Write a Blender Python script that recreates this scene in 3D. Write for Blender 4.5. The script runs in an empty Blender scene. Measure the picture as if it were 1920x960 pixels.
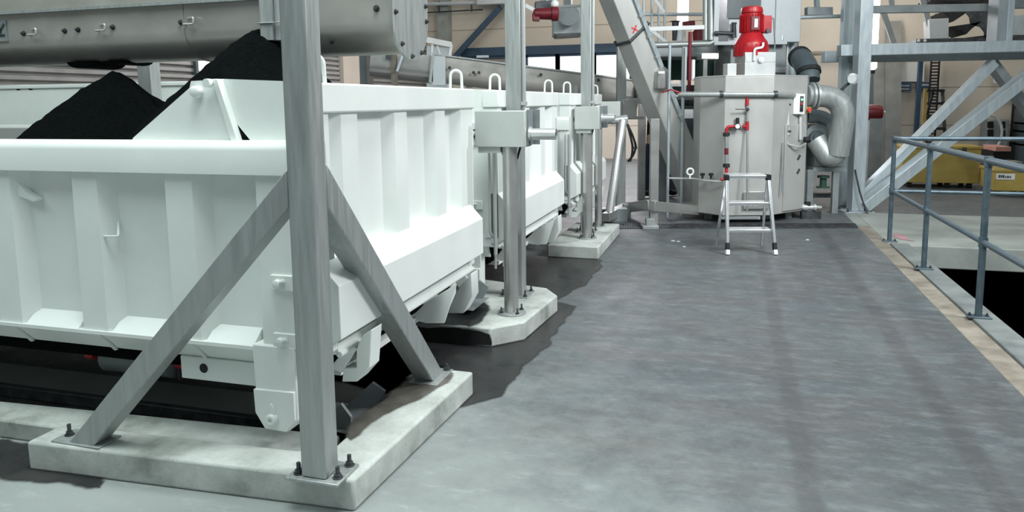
import bpy, bmesh, math, random
from mathutils import Vector, Matrix
import mathutils.noise as mnoise
random.seed(7)
SC = bpy.context.scene
COL = SC.collection

# ------------------------------------------------------------------ camera, world, light, exposure
F_PX, CX, CY, CAM_H = 1381.0, 960.0, 361.9, 1.57
RX = Vector((0.9582428, 0.2857451, -0.0109722))
RD = Vector((0.0244137, -0.1199808, -0.9924760))     # image down
RF = Vector((-0.2849117, 0.9507651, -0.1219468))
CAM = Vector((0, 0, CAM_H))
cd = bpy.data.cameras.new('camera'); cam = bpy.data.objects.new('camera', cd); COL.objects.link(cam)
cd.sensor_width = 36.0; cd.lens = F_PX / 1920 * 36.0
cd.shift_x = 0.0; cd.shift_y = (CY - 480) / 1920.0
cd.clip_start = 0.05; cd.clip_end = 200
m = Matrix.Identity(4)
for i in range(3):
    m[i][0] = RX[i]; m[i][1] = -RD[i]; m[i][2] = -RF[i]; m[i][3] = CAM[i]
cam.matrix_world = m
SC.camera = cam

w = bpy.data.worlds.new('hall_world'); SC.world = w; w.use_nodes = True
bg = w.node_tree.nodes['Background']
bg.inputs[0].default_value = (0.66, 0.78, 0.82, 1); bg.inputs[1].default_value = 0.30

def area(name, loc, aim, sx, sy, power, col):
    l = bpy.data.lights.new(name, 'AREA'); l.shape = 'RECTANGLE'; l.size = sx; l.size_y = sy
    l.energy = power; l.color = col
    o = bpy.data.objects.new(name, l); COL.objects.link(o); o.location = loc
    o.rotation_euler = (Vector(aim) - Vector(loc)).to_track_quat('-Z', 'Y').to_euler()
    return o
area('hall_lamp_right', (4.8, 4.8, 5.4), (-1.6, 3.8, 0.8), 1.6, 1.6, 400, (0.97, 1.0, 1.0))
area('hall_lamp_front', (-2.8, -0.9, 6.4), (-2.2, 3.0, 0.4), 3.0, 2.0, 70, (0.86, 1.0, 0.96))
area('fill_far_left', (-6.2, 0.4, 5.6), (-5.0, 5.0, 1.0), 3.0, 2.0, 90, (0.80, 1.0, 0.96))  # added unseen fill, brightens the left containers and the side board
area('hall_lamp_over_footing', (-1.0, 2.1, 6.0), (-1.2, 2.2, 0.0), 2.5, 2.5, 380, (0.92, 1.0, 0.98))
area('fill_tank_front', (2.2, 6.4, 4.4), (0.0, 10.2, 1.2), 2.0, 2.0, 190, (0.95, 0.99, 1.0))  # added lamp without a known fixture, lights tank front and inclined conveyor
area('fill_back_wall', (1.5, 16.0, 6.6), (1.5, 19.6, 2.6), 12.0, 2.0, 230, (1.0, 0.90, 0.76))  # unseen lamp put in to warm and brighten the back wall
area('hall_lamp_left', (-5.5, 12.5, 6.2), (-8.0, 15.5, 2.2), 4.0, 4.0, 120, (1.0, 0.92, 0.84))
area('fill_far_floor', (-2.6, 17.0, 4.2), (-2.4, 15.3, 0.0), 2.5, 1.5, 420, (0.97, 0.95, 1.0))  # added lamp that makes the bright floor patch behind the base frame

SC.view_settings.view_transform = 'Standard'; SC.view_settings.look = 'None'
SC.view_settings.gamma = 1.0; SC.view_settings.use_curve_mapping = False
SC.view_settings.exposure = 0.0

# ------------------------------------------------------------------ helpers
def at(px, py, X=None, Y=None, Z=None, D=None):
    """point of the place seen at a pixel, on a plane X, Y, Z or at a depth D"""
    d = RX * ((px - CX) / F_PX) + RD * ((py - CY) / F_PX) + RF
    if D is not None: t = D
    elif X is not None: t = (X - CAM.x) / d.x
    elif Y is not None: t = (Y - CAM.y) / d.y
    else: t = (Z - CAM.z) / d.z
    return CAM + d * t
VH = Vector((RF.x, RF.y, 0)).normalized()            # level view direction
VR = Vector((VH.y, -VH.x, 0))
UP = Vector((0, 0, 1))

class MB:
    def __init__(s): s.v = []; s.f = []
    def add(s, vs, fs):
        n = len(s.v); s.v += [Vector(v) for v in vs]; s.f += [tuple(i + n for i in f) for f in fs]; return s
    def box(s, lo, hi):
        x0, y0, z0 = lo; x1, y1, z1 = hi
        return s.add([(x0,y0,z0),(x1,y0,z0),(x1,y1,z0),(x0,y1,z0),(x0,y0,z1),(x1,y0,z1),(x1,y1,z1),(x0,y1,z1)],
                     [(0,3,2,1),(4,5,6,7),(0,1,5,4),(1,2,6,5),(2,3,7,6),(3,0,4,7)])
    def bar(s, p0, p1, wd, ht, up=UP):
        p0, p1 = Vector(p0), Vector(p1); d = (p1 - p0).normalized(); up = Vector(up)
        r = d.cross(up)
        if r.length < 1e-4: r = d.cross(Vector((0, 1, 0)))
        r.normalize(); u = r.cross(d)
        vs = []
        for p in (p0, p1):
            for a, b in ((-1,-1),(1,-1),(1,1),(-1,1)): vs.append(p + r * (a * wd / 2) + u * (b * ht / 2))
        return s.add(vs, [(0,1,2,3),(7,6,5,4),(0,4,5,1),(1,5,6,2),(2,6,7,3),(3,7,4,0)])
    def obox(s, c, rx, ry, rz):
        """box with base-centre c, half-axes rx, ry and height vector rz"""
        c = Vector(c); vs = []
        for k in (0, 1):
            for a, b in ((-1,-1),(1,-1),(1,1),(-1,1)): vs.append(c + rx * a + ry * b + rz * k)
        return s.add(vs, [(0,3,2,1),(4,5,6,7),(0,1,5,4),(1,2,6,5),(2,3,7,6),(3,0,4,7)])
    def prism(s, pts, vec):
        pts = [Vector(p) for p in pts]; vec = Vector(vec); n = len(pts)
        fs = [tuple(range(n - 1, -1, -1)), tuple(range(n, 2 * n))]
        for i in range(n): j = (i + 1) % n; fs.append((i, j, n + j, n + i))
        return s.add(pts + [p + vec for p in pts], fs)
    def tube(s, pts, r, n=14, closed=False, cap=True):
        pts = [Vector(p) for p in pts]; k = len(pts)
        rs = r if isinstance(r, (list, tuple)) else [r] * k
        ts = []
        for i in range(k):
            a = pts[i - 1] if (i > 0 or closed) else pts[i]
            b = pts[(i + 1) % k] if (i < k - 1 or closed) else pts[i]
            ts.append((b - a).normalized())
        nrm = ts[0].orthogonal().normalized(); vs = []
        for i in range(k):
            if i: nrm = (nrm - ts[i] * nrm.dot(ts[i])).normalized()
            b = ts[i].cross(nrm)
            for q in range(n):
                a = 2 * math.pi * q / n
                vs.append(pts[i] + (nrm * math.cos(a) + b * math.sin(a)) * rs[i])
        fs = []
        for i in range(k if closed else k - 1):
            j = (i + 1) % k
            for q in range(n): q2 = (q + 1) % n; fs.append((i*n+q, i*n+q2, j*n+q2, j*n+q))
        if cap and not closed: fs += [tuple(range(n - 1, -1, -1)), tuple(range((k-1)*n, k*n))]
        return s.add(vs, fs)
    def lathe(s, o, ax, prof, n=20):
        """prof: list of (distance along ax, radius)"""
        o = Vector(o); ax = Vector(ax).normalized(); u = ax.orthogonal().normalized(); b = ax.cross(u); vs = []
        for t, r in prof:
            for q in range(n):
                a = 2 * math.pi * q / n + math.pi / n
                vs.append(o + ax * t + (u * math.cos(a) + b * math.sin(a)) * max(r, 1e-4))
        fs = []; k = len(prof)
        for i in range(k - 1):
            for q in range(n): q2 = (q + 1) % n; fs.append((i*n+q, i*n+q2, (i+1)*n+q2, (i+1)*n+q))
        fs += [tuple(range(n - 1, -1, -1)), tuple(range((k-1)*n, k*n))]
        return s.add(vs, fs)
    def ball(s, c, r, n=12):
        k = n // 2
        return s.lathe(Vector(c) - UP * r, UP, [(r - r * math.cos(math.pi * i / k), r * math.sin(math.pi * i / k)) for i in range(k + 1)], n)
def arc_path(a, b, c, r, n=6):
    """path a-b-c with the corner b rounded"""
    a, b, c = Vector(a), Vector(b), Vector(c)
    d1 = (a - b).normalized(); d2 = (c - b).normalized(); p1 = b + d1 * r; p2 = b + d2 * r; out = [a]
    for i in range(n + 1):
        t = i / n; out.append(p1 * (1-t)**2 + b * 2*t*(1-t) + p2 * t*t)
    return out + [c]
def round_path(pts, r, n=5):
    out = [Vector(pts[0])]
    for i in range(1, len(pts) - 1): out += arc_path(pts[i-1], pts[i], pts[i+1], r, n)[1:-1]
    return out + [Vector(pts[-1])]

def root_of(o):
    while o.parent: o = o.parent
    return o
def link_mesh(name, mb, mat, origin, bevel=0.0, smooth=True, angle=35):
    me = bpy.data.meshes.new(name)
    me.from_pydata([tuple(v - origin) for v in mb.v], [], mb.f)
    bm = bmesh.new(); bm.from_mesh(me); bmesh.ops.recalc_face_normals(bm, faces=bm.faces[:]); bm.to_mesh(me); bm.free()
    me.materials.append(mat)
    if smooth:
        me.shade_smooth(); me.set_sharp_from_angle(angle=math.radians(angle))
    o = bpy.data.objects.new(name, me); COL.objects.link(o)
    if bevel:
        bv = o.modifiers.new('bevel', 'BEVEL'); bv.width = bevel; bv.segments = 2; bv.limit_method = 'ANGLE'; bv.angle_limit = math.radians(40)
    return o
def part(name, mb, mat, parent, bevel=0.0, smooth=True, label=None, kind=None):
    o = link_mesh(name, mb, mat, root_of(parent).location.copy(), bevel, smooth)
    o.parent = parent
    if label: o['label'] = label
    if kind: o['kind'] = kind
    return o
def tag(o, label=None, cat=None, group=None, kind=None):
    if label: o['label'] = label
    if cat: o['category'] = cat
    if group: o['group'] = group
    if kind: o['kind'] = kind
    return o
def thing(name, label, cat, loc, group=None):
    o = bpy.data.objects.new(name, None); COL.objects.link(o); o.location = Vector(loc); o.empty_display_size = 0.1
    return tag(o, label, cat, group)
def solo(name, mb, mat, label, cat, loc=None, group=None, bevel=0.0, kind=None, smooth=True):
    if loc is None:
        xs = [v.x for v in mb.v]; ys = [v.y for v in mb.v]; zs = [v.z for v in mb.v]
        loc = Vector(((min(xs)+max(xs))/2, (min(ys)+max(ys))/2, min(zs)))
    o = link_mesh(name, mb, mat, Vector(loc), bevel, smooth); o.location = Vector(loc)
    return tag(o, label, cat, group, kind)
def struct(name, mb, mat, bevel=0.0, label=None, cat=None, smooth=False):
    o = link_mesh(name, mb, mat, Vector((0, 0, 0)), bevel, smooth)
    return tag(o, label, cat, None, 'structure')
def copy_tree(o, parent=None):
    c = o.copy(); COL.objects.link(c)
    if parent: c.parent = parent
    for ch in o.children: copy_tree(ch, c)
    return c
def bolt(parent, p, r=0.012, h=0.05, ax=UP, name='anchor_bolt'):
    p = Vector(p); mb = MB()
    mb.lathe(p, ax, [(0, r*1.7), (r*.35, r*1.7)], 14)
    mb.lathe(p + Vector(ax) * r * .35, ax, [(0, r*1.25), (r*1.1, r*1.25)], 6)
    mb.lathe(p + Vector(ax) * r * 1.4, ax, [(0, r*.7), (max(h - r*1.4, r*.3), r*.7)], 10)
    return part(name, mb, M['dark_steel'], parent)

# ------------------------------------------------------------------ materials
M = {}
def new_mat(name):
    m = bpy.data.materials.new(name); m.use_nodes = True; M[name] = m
    nt = m.node_tree; b = nt.nodes['Principled BSDF']; return m, nt, b
def N(nt, t, **k):
    n = nt.nodes.new(t)
    for a, v in k.items(): setattr(n, a, v)
    return n
def ramp(nt, src, stops):
    r = N(nt, 'ShaderNodeValToRGB'); e = r.color_ramp.elements
    while len(e) < len(stops): e.new(0.5)
    for i, (p, c) in enumerate(stops): e[i].position = p; e[i].color = (*c, 1) if len(c) == 3 else c
    nt.links.new(src, r.inputs[0]); return r.outputs[0]
def noise(nt, scale, detail=5, rough=.6, stretch=None, dist=0.0):
    tc = N(nt, 'ShaderNodeTexCoord'); src = tc.outputs['Object']
    if stretch:
        mp = N(nt, 'ShaderNodeMapping'); mp.inputs['Scale'].default_value = stretch; nt.links.new(src, mp.inputs[0]); src = mp.outputs[0]
    n = N(nt, 'ShaderNodeTexNoise'); n.inputs['Scale'].default_value = scale; n.inputs['Detail'].default_value = detail
    n.inputs['Roughness'].default_value = rough; n.inputs['Distortion'].default_value = dist
    nt.links.new(src, n.inputs['Vector']); return n.outputs['Fac']
def mix(nt, f, a, b, mode='MIX'):
    x = N(nt, 'ShaderNodeMix', data_type='RGBA', blend_type=mode)
    for s, v in ((x.inputs[0], f), (x.inputs[6], a), (x.inputs[7], b)):
        if isinstance(v, (int, float)): s.default_value = v
        elif isinstance(v, tuple): s.default_value = (*v, 1) if len(v) == 3 else v
        else: nt.links.new(v, s)
    return x.outputs[2]
def bump(nt, b, src, strength=.2, dist=.01):
    n = N(nt, 'ShaderNodeBump'); n.inputs['Strength'].default_value = strength; n.inputs['Distance'].default_value = dist
    nt.links.new(src, n.inputs['Height']); nt.links.new(n.outputs[0], b.inputs['Normal'])
def simple(name, c1, c2, scale=6, rough=.5, metal=0.0, stretch=None, bmp=0.0, lo=.35, hi=.65, rvar=.1, emit=None):
    m, nt, b = new_mat(name)
    if max(c2) < .05: b.inputs['Specular IOR Level'].default_value = .2
    n = noise(nt, scale, stretch=stretch)
    nt.links.new(ramp(nt, n, [(lo, c1), (hi, c2)]), b.inputs['Base Color'])
    nt.links.new(ramp(nt, n, [(.3, (rough - rvar,) * 3), (.7, (rough + rvar,) * 3)]), b.inputs['Roughness'])
    b.inputs['Metallic'].default_value = metal
    if bmp: bump(nt, b, n, bmp)
    if emit: b.inputs['Emission Color'].default_value = (*emit[0], 1); b.inputs['Emission Strength'].default_value = emit[1]
    return m
simple('white_paint', (.76, .80, .775), (.82, .85, .83), 2.2, .38, bmp=.02)
simple('galvanised', (.34, .365, .36), (.43, .455, .45), 12, .45, .5, stretch=(4, 4, .3))
simple('galvanised_blue', (.39, .45, .48), (.47, .525, .55), 8, .45, .45, stretch=(3, 3, .5))
simple('stainless', (.47, .475, .46), (.56, .56, .545), 3, .32, .72, stretch=(1, 1, 1.5), rvar=.04)
simple('stainless_warm', (.46, .445, .415), (.54, .52, .485), 3, .36, .5, stretch=(1, 1, 1.5))
simple('zinc_sheet', (.50, .53, .51), (.57, .60, .575), 4, .5, .2)
simple('stainless_bright', (.62, .64, .64), (.68, .695, .69), 5, .30, .6, rvar=.02)
simple('aluminium', (.72, .74, .76), (.78, .80, .82), 6, .28, .85, rvar=.02)
simple('steel_grey_paint', (.20, .225, .235), (.27, .295, .30), 4, .5, .2)
simple('tower_grey', (.44, .48, .50), (.54, .57, .585), 2, .5, .1)
simple('dark_panel', (.055, .075, .085), (.075, .10, .11), 2, .45)
simple('dark_steel', (.045, .05, .055), (.10, .105, .11), 12, .5, .6)
simple('black_rubber', (.012, .014, .016), (.03, .032, .034), 14, .6)
simple('rail_paint', (.085, .125, .155), (.14, .185, .215), 12, .42, .45)
simple('blue_paint', (.018, .045, .085), (.03, .065, .11), 3, .5)
simple('red_paint', (.36, .005, .012), (.46, .012, .018), 6, .35)
simple('dark_red_paint', (.12, .004, .012), (.17, .008, .016), 6, .45)
simple('yellow_paint', (.33, .235, .05), (.44, .32, .08), 3, .55)
simple('green_paint', (.02, .06, .045), (.03, .085, .06), 3, .5)
simple('white_plastic', (.72, .74, .74), (.82, .83, .83), 5, .4)
simple('green_lamp', (.1, .8, .3), (.15, .9, .4), 5, .4, emit=((.3, 1, .45), 1.5))
simple('red_plastic', (.55, .03, .04), (.65, .05, .05), 5, .4)
simple('pink_brick', (.42, .20, .16), (.55, .28, .22), 9, .8)
simple('skin', (.48, .30, .22), (.56, .36, .27), 12, .55)
simple('navy_cloth', (.012, .020, .045), (.025, .035, .065), 30, .85)
simple('black_cloth', (.008, .008, .010), (.02, .02, .022), 30, .85)
simple('hair_brown', (.03, .02, .012), (.06, .04, .025), 40, .6)
simple('paper', (.62, .62, .60), (.70, .70, .68), 3, .7)
simple('pit_dark', (.012, .011, .010), (.022, .02, .018), 2, .95)  # near black, the pit's lack of light is put into the colour
m, nt, b = new_mat('tube_light'); b.inputs['Base Color'].default_value = (.9, .9, .9, 1)
b.inputs['Emission Color'].default_value = (1, .98, .96, 1); b.inputs['Emission Strength'].default_value = 9
m, nt, b = new_mat('daylight_pane'); b.inputs['Base Color'].default_value = (.5, .5, .5, 1); b.inputs['Roughness'].default_value = .1
b.inputs['Emission Color'].default_value = (.97, .99, 1, 1); b.inputs['Emission Strength'].default_value = 1.6
m, nt, b = new_mat('screen_glow'); b.inputs['Base Color'].default_value = (.2, .2, .2, 1)
b.inputs['Emission Color'].default_value = (.85, .93, 1, 1); b.inputs['Emission Strength'].default_value = 2.0

# coal: dark grains
m, nt, b = new_mat('coal'); n = noise(nt, 60, 6, .7); n2 = noise(nt, 5, 4)
nt.links.new(ramp(nt, n, [(.3, (.0006, .0014, .0018)), (.75, (.005, .0075, .0085))]), b.inputs['Base Color'])
b.inputs['Roughness'].default_value = .85; b.inputs['Specular IOR Level'].default_value = .06; bump(nt, b, n, 1.0, .03)

# concrete of the footings
m, nt, b = new_mat('concrete_footing'); n = noise(nt, 3, 8, .65); n2 = noise(nt, 45, 4, .7)
c = ramp(nt, n, [(.30, (.22, .235, .215)), (.46, (.42, .445, .42)), (.66, (.60, .625, .60))])
c = mix(nt, ramp(nt, n2, [(.30, (.35,)*3), (.42, (0,)*3)]), c, (.26, .275, .26))
nt.links.new(c, b.inputs['Base Color']); b.inputs['Roughness'].default_value = .8; bump(nt, b, n2, .25, .006)
simple('concrete_pale', (.40, .42, .40), (.56, .575, .55), 4, .75, bmp=.15)
simple('concrete_beige', (.17, .145, .115), (.30, .27, .225), 5, .7, bmp=.1)
simple('sheet_grey', (.17, .175, .165), (.25, .255, .24), 2, .5, .2)
simple('concrete_slab', (.23, .25, .235), (.34, .36, .335), 2, .55, bmp=.05)
simple('concrete_edge', (.12, .135, .135), (.20, .22, .215), 4, .75, bmp=.1)
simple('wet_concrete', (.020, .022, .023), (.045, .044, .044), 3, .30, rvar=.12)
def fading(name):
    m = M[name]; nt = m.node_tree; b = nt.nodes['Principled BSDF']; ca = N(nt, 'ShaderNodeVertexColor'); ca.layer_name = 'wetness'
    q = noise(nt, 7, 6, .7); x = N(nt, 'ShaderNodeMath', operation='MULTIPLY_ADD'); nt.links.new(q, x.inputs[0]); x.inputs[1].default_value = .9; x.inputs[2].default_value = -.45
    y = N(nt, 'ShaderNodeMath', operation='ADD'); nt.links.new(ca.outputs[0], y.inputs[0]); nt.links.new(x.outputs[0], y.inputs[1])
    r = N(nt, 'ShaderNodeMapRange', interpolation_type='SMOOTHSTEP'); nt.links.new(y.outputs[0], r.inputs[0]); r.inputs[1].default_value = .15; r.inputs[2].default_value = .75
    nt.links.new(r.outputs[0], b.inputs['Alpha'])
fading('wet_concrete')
simple('dirt_film', (.075, .070, .060), (.16, .15, .13), 6, .55); fading('dirt_film')
simple('pink_spray', (.42, .20, .24), (.48, .27, .30), 6, .7); fading('pink_spray')
simple('tank_steel', (.49, .49, .47), (.56, .56, .54), 2.5, .38, .35, stretch=(1, 1, .6), rvar=.04)
simple('dirty_concrete', (.07, .075, .072), (.15, .155, .145), 5, .6, bmp=.15)

# hall floor: power-floated concrete, worn, with tyre tracks
m, nt, b = new_mat('floor_concrete')
n1 = noise(nt, .55, 8, .62, dist=.6); n2 = noise(nt, 3.2, 8, .7); n3 = noise(nt, 1.6, 10, .75, stretch=(.55, 1.3, 1)); n4 = noise(nt, 26, 5, .75); n5 = noise(nt, 9, 8, .8, stretch=(.5, 1.2, 1))
c = ramp(nt, n1, [(.32, (.066, .080, .088)), (.50, (.092, .107, .115)), (.68, (.125, .141, .148))])
c = mix(nt, ramp(nt, n3, [(.42, (0,)*3), (.62, (.75,)*3)]), c, (.098, .092, .092))
c = mix(nt, ramp(nt, n2, [(.50, (0,)*3), (.70, (.6,)*3)]), c, (.068, .072, .074))
c = mix(nt, ramp(nt, n5, [(.48, (0,)*3), (.72, (.8,)*3)]), c, (.185, .205, .208))
c = mix(nt, ramp(nt, n4, [(.30, (.5,)*3), (.46, (0,)*3)]), c, (.06, .06, .058))
tc = N(nt, 'ShaderNodeTexCoord'); sp = N(nt, 'ShaderNodeSeparateXYZ'); nt.links.new(tc.outputs['Object'], sp.inputs[0])
def mth(op, a, bb=0.0, cc=0.0):
    x = N(nt, 'ShaderNodeMath', operation=op)
    for i, v in enumerate((a, bb, cc)):
        if isinstance(v, (int, float)): x.inputs[i].default_value = v
        else: nt.links.new(v, x.inputs[i])
    return x.outputs[0]
def rng(v, a, bb, c0, d0):
    x = N(nt, 'ShaderNodeMapRange', interpolation_type='SMOOTHSTEP'); nt.links.new(v, x.inputs[0])
    for i, q in enumerate((a, bb, c0, d0)): x.inputs[i+1].default_value = q
    return x.outputs[0]
X_, Y_ = sp.outputs[0], sp.outputs[1]
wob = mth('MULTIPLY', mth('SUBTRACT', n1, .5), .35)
# floor turns paler towards the near left, edge broken by noise
pale_grad = mth('ADD', mth('MULTIPLY', X_, .75), mth('MULTIPLY', Y_, .9)); pale_grad = mth('ADD', pale_grad, mth('MULTIPLY', mth('SUBTRACT', n2, .5), 2.2))
pale_grad = mth('ADD', pale_grad, mth('MULTIPLY', mth('SUBTRACT', n1, .5), 2.0))
c = mix(nt, mth('MULTIPLY', rng(pale_grad, .6, 3.6, 1.0, 0.0), .8), c, (.34, .37, .36))
c = mix(nt, mth('MULTIPLY', rng(pale_grad, 1.0, 2.6, 1.0, 0.0), ramp(nt, n5, [(.55, (0,)*3), (.70, (.55,)*3)])), c, (.46, .49, .48))
for cxx, wd, amt in ((.33, .06, .6), (1.05, .07, .6)):
    dd = mth('ABSOLUTE', mth('SUBTRACT', mth('ADD', X_, mth('MULTIPLY', wob, .25)), cxx))
    k = mth('MULTIPLY', rng(dd, wd * .45, wd * 1.2, 1, 0), mth('MULTIPLY', rng(n3, .30, .6, 1, .35), amt))
    c = mix(nt, k, c, (.048, .043, .044))
speck = ramp(nt, n4, [(.70, (0,)*3), (.80, (.35,)*3)])
c = mix(nt, speck, c, (.42, .44, .43))
nt.links.new(c, b.inputs['Base Color'])
nt.links.new(ramp(nt, n2, [(.3, (.42,)*3), (.7, (.62,)*3)]), b.inputs['Roughness']); bump(nt, b, n4, .06, .004); b.inputs['Specular IOR Level'].default_value = .38

# walls
def panel_mat(name, c1, c2, axis, pitch, line, depth, edge):
    m, nt, b = new_mat(name)
    tc = N(nt, 'ShaderNodeTexCoord'); sp = N(nt, 'ShaderNodeSeparateXYZ'); nt.links.new(tc.outputs['Object'], sp.inputs[0])
    md = N(nt, 'ShaderNodeMath', operation='MODULO'); nt.links.new(sp.outputs[axis], md.inputs[0]); md.inputs[1].default_value = pitch
    lt = N(nt, 'ShaderNodeMath', operation='LESS_THAN'); nt.links.new(md.outputs[0], lt.inputs[0]); lt.inputs[1].default_value = line
    n = noise(nt, .8, 5)
    c = mix(nt, lt.outputs[0], ramp(nt, n, [(.3, c1), (.7, c2)]), edge)
    nt.links.new(c, b.inputs['Base Color']); b.inputs['Roughness'].default_value = .6
    return m
panel_mat('beige_panels', (.52, .465, .39), (.60, .545, .465), 2, .9, .03, 0, (.33, .285, .235))
simple('shutter_slats', (.27, .265, .255), (.37, .36, .345), 2, .42, .25)

# ================================================================== THE SETTING
fl = MB()
def quad(mb, x0, y0, x1, y1, z): mb.add([(x0,y0,z),(x1,y0,z),(x1,y1,z),(x0,y1,z)], [(0,1,2,3)])
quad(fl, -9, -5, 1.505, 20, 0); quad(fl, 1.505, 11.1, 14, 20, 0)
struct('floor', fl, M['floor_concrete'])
sl = MB(); sl.box((1.505, 9.9, -.24), (1.66, 11.1, 0.0)); sl.box((1.66, 8.68, -.24), (14, 11.1, 0.0))
struct('floor_slab', sl, M['concrete_slab'], bevel=.01)
bs = MB(); bs.box((1.505, -5, -.24), (1.66, 9.9, .002))
struct('trim_1', bs, M['concrete_beige'], bevel=.004)
cb = MB(); cb.box((1.66, -5, -.9), (1.84, 8.68, .02))
struct('trim_2', cb, M['concrete_edge'], bevel=.008)
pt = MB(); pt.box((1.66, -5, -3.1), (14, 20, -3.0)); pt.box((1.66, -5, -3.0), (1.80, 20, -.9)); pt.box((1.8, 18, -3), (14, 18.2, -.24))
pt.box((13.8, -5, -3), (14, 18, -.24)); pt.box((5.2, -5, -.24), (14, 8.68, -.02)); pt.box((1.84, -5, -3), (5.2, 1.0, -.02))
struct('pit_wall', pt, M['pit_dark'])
fr = MB(); quad(fr, 5.2, -5, 14, 8.68, 0)
struct('floor_right', fr, M['concrete_slab'])
wb = MB(); wb.box((-9, 20, 0), (14, 20.25, 7))
struct('wall_back', wb, M['beige_panels'])
# left wall of horizontal slats, open at a dark doorway
wl = MB()
def slats(y0, y1):
    pts = []; z = 0.0
    while z < 5.0:
        pts += [(-8.56, y0, z), (-8.50, y0, z + .03), (-8.50, y0, z + .082), (-8.56, y0, z + .10)]; z += .105
    pts += [(-8.7, y0, z), (-8.7, y0, 0)]
    wl.prism(pts, (0, y1 - y0, 0))
slats(-5, 15.0); slats(16.6, 20.0)
wl.box((-8.7, 15.0, 3.2), (-8.55, 16.6, 5.0))
struct('wall_left', wl, M['shutter_slats'])
dr = MB(); dr.box((-8.75, 15.75, 0), (-8.68, 16.6, 3.2)); dr.box((-8.66, 15.75, 1.1), (-8.6, 15.85, 1.25))
struct('door_1', dr, M['dark_panel'])
pl_ = MB(); pl_.box((-8.7, 15.0, 0), (-8.42, 15.75, 3.2)); pl_.box((-8.74, 14.9, 3.0), (-8.40, 15.8, 3.25))
struct('trim_3', pl_, M['beige_panels'])
w5a, w5b = at(367, 100, X=-8.49), at(393, 134, X=-8.49)
g = MB(); g.box((-8.52, w5a.y, w5b.z), (-8.47, w5b.y, w5a.z)); go = struct('window_5', g, M['daylight_pane'])
f_ = MB(); f_.box((-8.54, w5a.y - .06, w5b.z - .06), (-8.45, w5a.y, w5a.z + .06)); f_.box((-8.54, w5b.y, w5b.z - .06), (-8.45, w5b.y + .06, w5a.z + .06)); part('window_frame', f_, M['dark_panel'], go)
# pilaster, header beam and windows of the back wall
wf = MB(); wf.box((-8.06, 19.72, 0), (-7.72, 20.0, 6.5)); struct('trim_4', wf, M['concrete_slab'])
hb = MB(); hb.box((-7.4, 19.8, 2.87), (-1.9, 20.0, 3.10)); hb.box((-7.4, 19.86, 2.80), (-1.9, 20.0, 2.87)); struct('trim_5', hb, M['blue_paint'])
xs = [-5.52, -4.62, -3.62, -2.60, -1.95]
for i in range(4):
    x0, x1 = xs[i], xs[i + 1]
    g = MB(); g.box((x0, 19.93, 1.9), (x1, 19.96, 2.82)); go = struct('window_%d' % (i + 1), g, M['daylight_pane'])
    f_ = MB(); f_.box((x0 - .06, 19.86, 1.85), (x0 + .06, 20.0, 2.86)); f_.box((x1 - .06, 19.86, 1.85), (x1 + .06, 20.0, 2.86)); f_.box((x0, 19.86, 1.84), (x1, 20.0, 1.92))
    part('window_frame', f_, M['blue_paint'], go)

# ================================================================== CONCRETE FOOTINGS
def slab(name, poly, h, label, cat, mat='concrete_footing', z=0.0):
    mb = MB(); mb.prism([(x, y, z) for x, y in poly], (0, 0, h))
    return solo(name, mb, M[mat], label, cat, bevel=.012, group=None)
PZ = .13
slab('concrete_footing', [(-2.91,2.312),(-1.369,2.394),(-1.311,3.607),(-1.60,3.607),(-1.585,2.64),(-1.72,2.555),(-2.91,2.50)], PZ,
     'L-shaped pale concrete footing under the nearest braced square post', 'footing')
slab('concrete_footing', [(-8.3,4.363),(-1.463,4.363),(-1.29,4.552),(-1.232,5.266),(-1.36,5.46),(-1.95,5.62),(-8.3,5.62)], PZ,
     'concrete footing with cut corners carrying a round pole and a square post', 'footing')
slab('concrete_footing', [(-1.78,7.17),(-1.254,7.171),(-1.258,8.62),(-1.78,8.62)], PZ,
     'square-cornered concrete footing farthest back, under two round poles', 'footing')
slab('concrete_kerb', [(-8.3,2.40),(-3.0,2.525),(-1.75,2.60),(-1.61,2.66),(-1.66,2.80),(-2.2,2.77),(-2.9,2.73),(-4.0,2.66),(-8.3,2.56)], .095,
     'low rough concrete kerb strip behind the L-shaped footing', 'kerb')

# damp patches on the floor around the footings
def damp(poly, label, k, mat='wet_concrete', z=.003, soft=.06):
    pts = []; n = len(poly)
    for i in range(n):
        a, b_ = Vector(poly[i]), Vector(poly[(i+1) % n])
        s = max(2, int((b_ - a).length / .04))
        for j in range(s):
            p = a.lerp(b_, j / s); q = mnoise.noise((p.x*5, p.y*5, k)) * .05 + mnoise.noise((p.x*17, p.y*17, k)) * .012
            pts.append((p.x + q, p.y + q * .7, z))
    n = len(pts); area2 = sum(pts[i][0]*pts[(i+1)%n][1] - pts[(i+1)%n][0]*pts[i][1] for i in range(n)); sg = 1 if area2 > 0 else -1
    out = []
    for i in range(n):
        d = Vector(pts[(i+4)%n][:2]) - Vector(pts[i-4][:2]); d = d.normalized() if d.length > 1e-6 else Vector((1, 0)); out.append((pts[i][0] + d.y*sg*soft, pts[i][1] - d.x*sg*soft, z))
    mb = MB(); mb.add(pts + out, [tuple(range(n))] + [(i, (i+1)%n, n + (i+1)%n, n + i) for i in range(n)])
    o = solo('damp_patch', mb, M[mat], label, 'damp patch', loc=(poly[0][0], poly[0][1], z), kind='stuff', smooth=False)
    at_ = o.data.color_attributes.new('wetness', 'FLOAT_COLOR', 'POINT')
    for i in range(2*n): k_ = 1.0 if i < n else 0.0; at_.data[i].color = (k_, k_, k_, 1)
    return o
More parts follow.
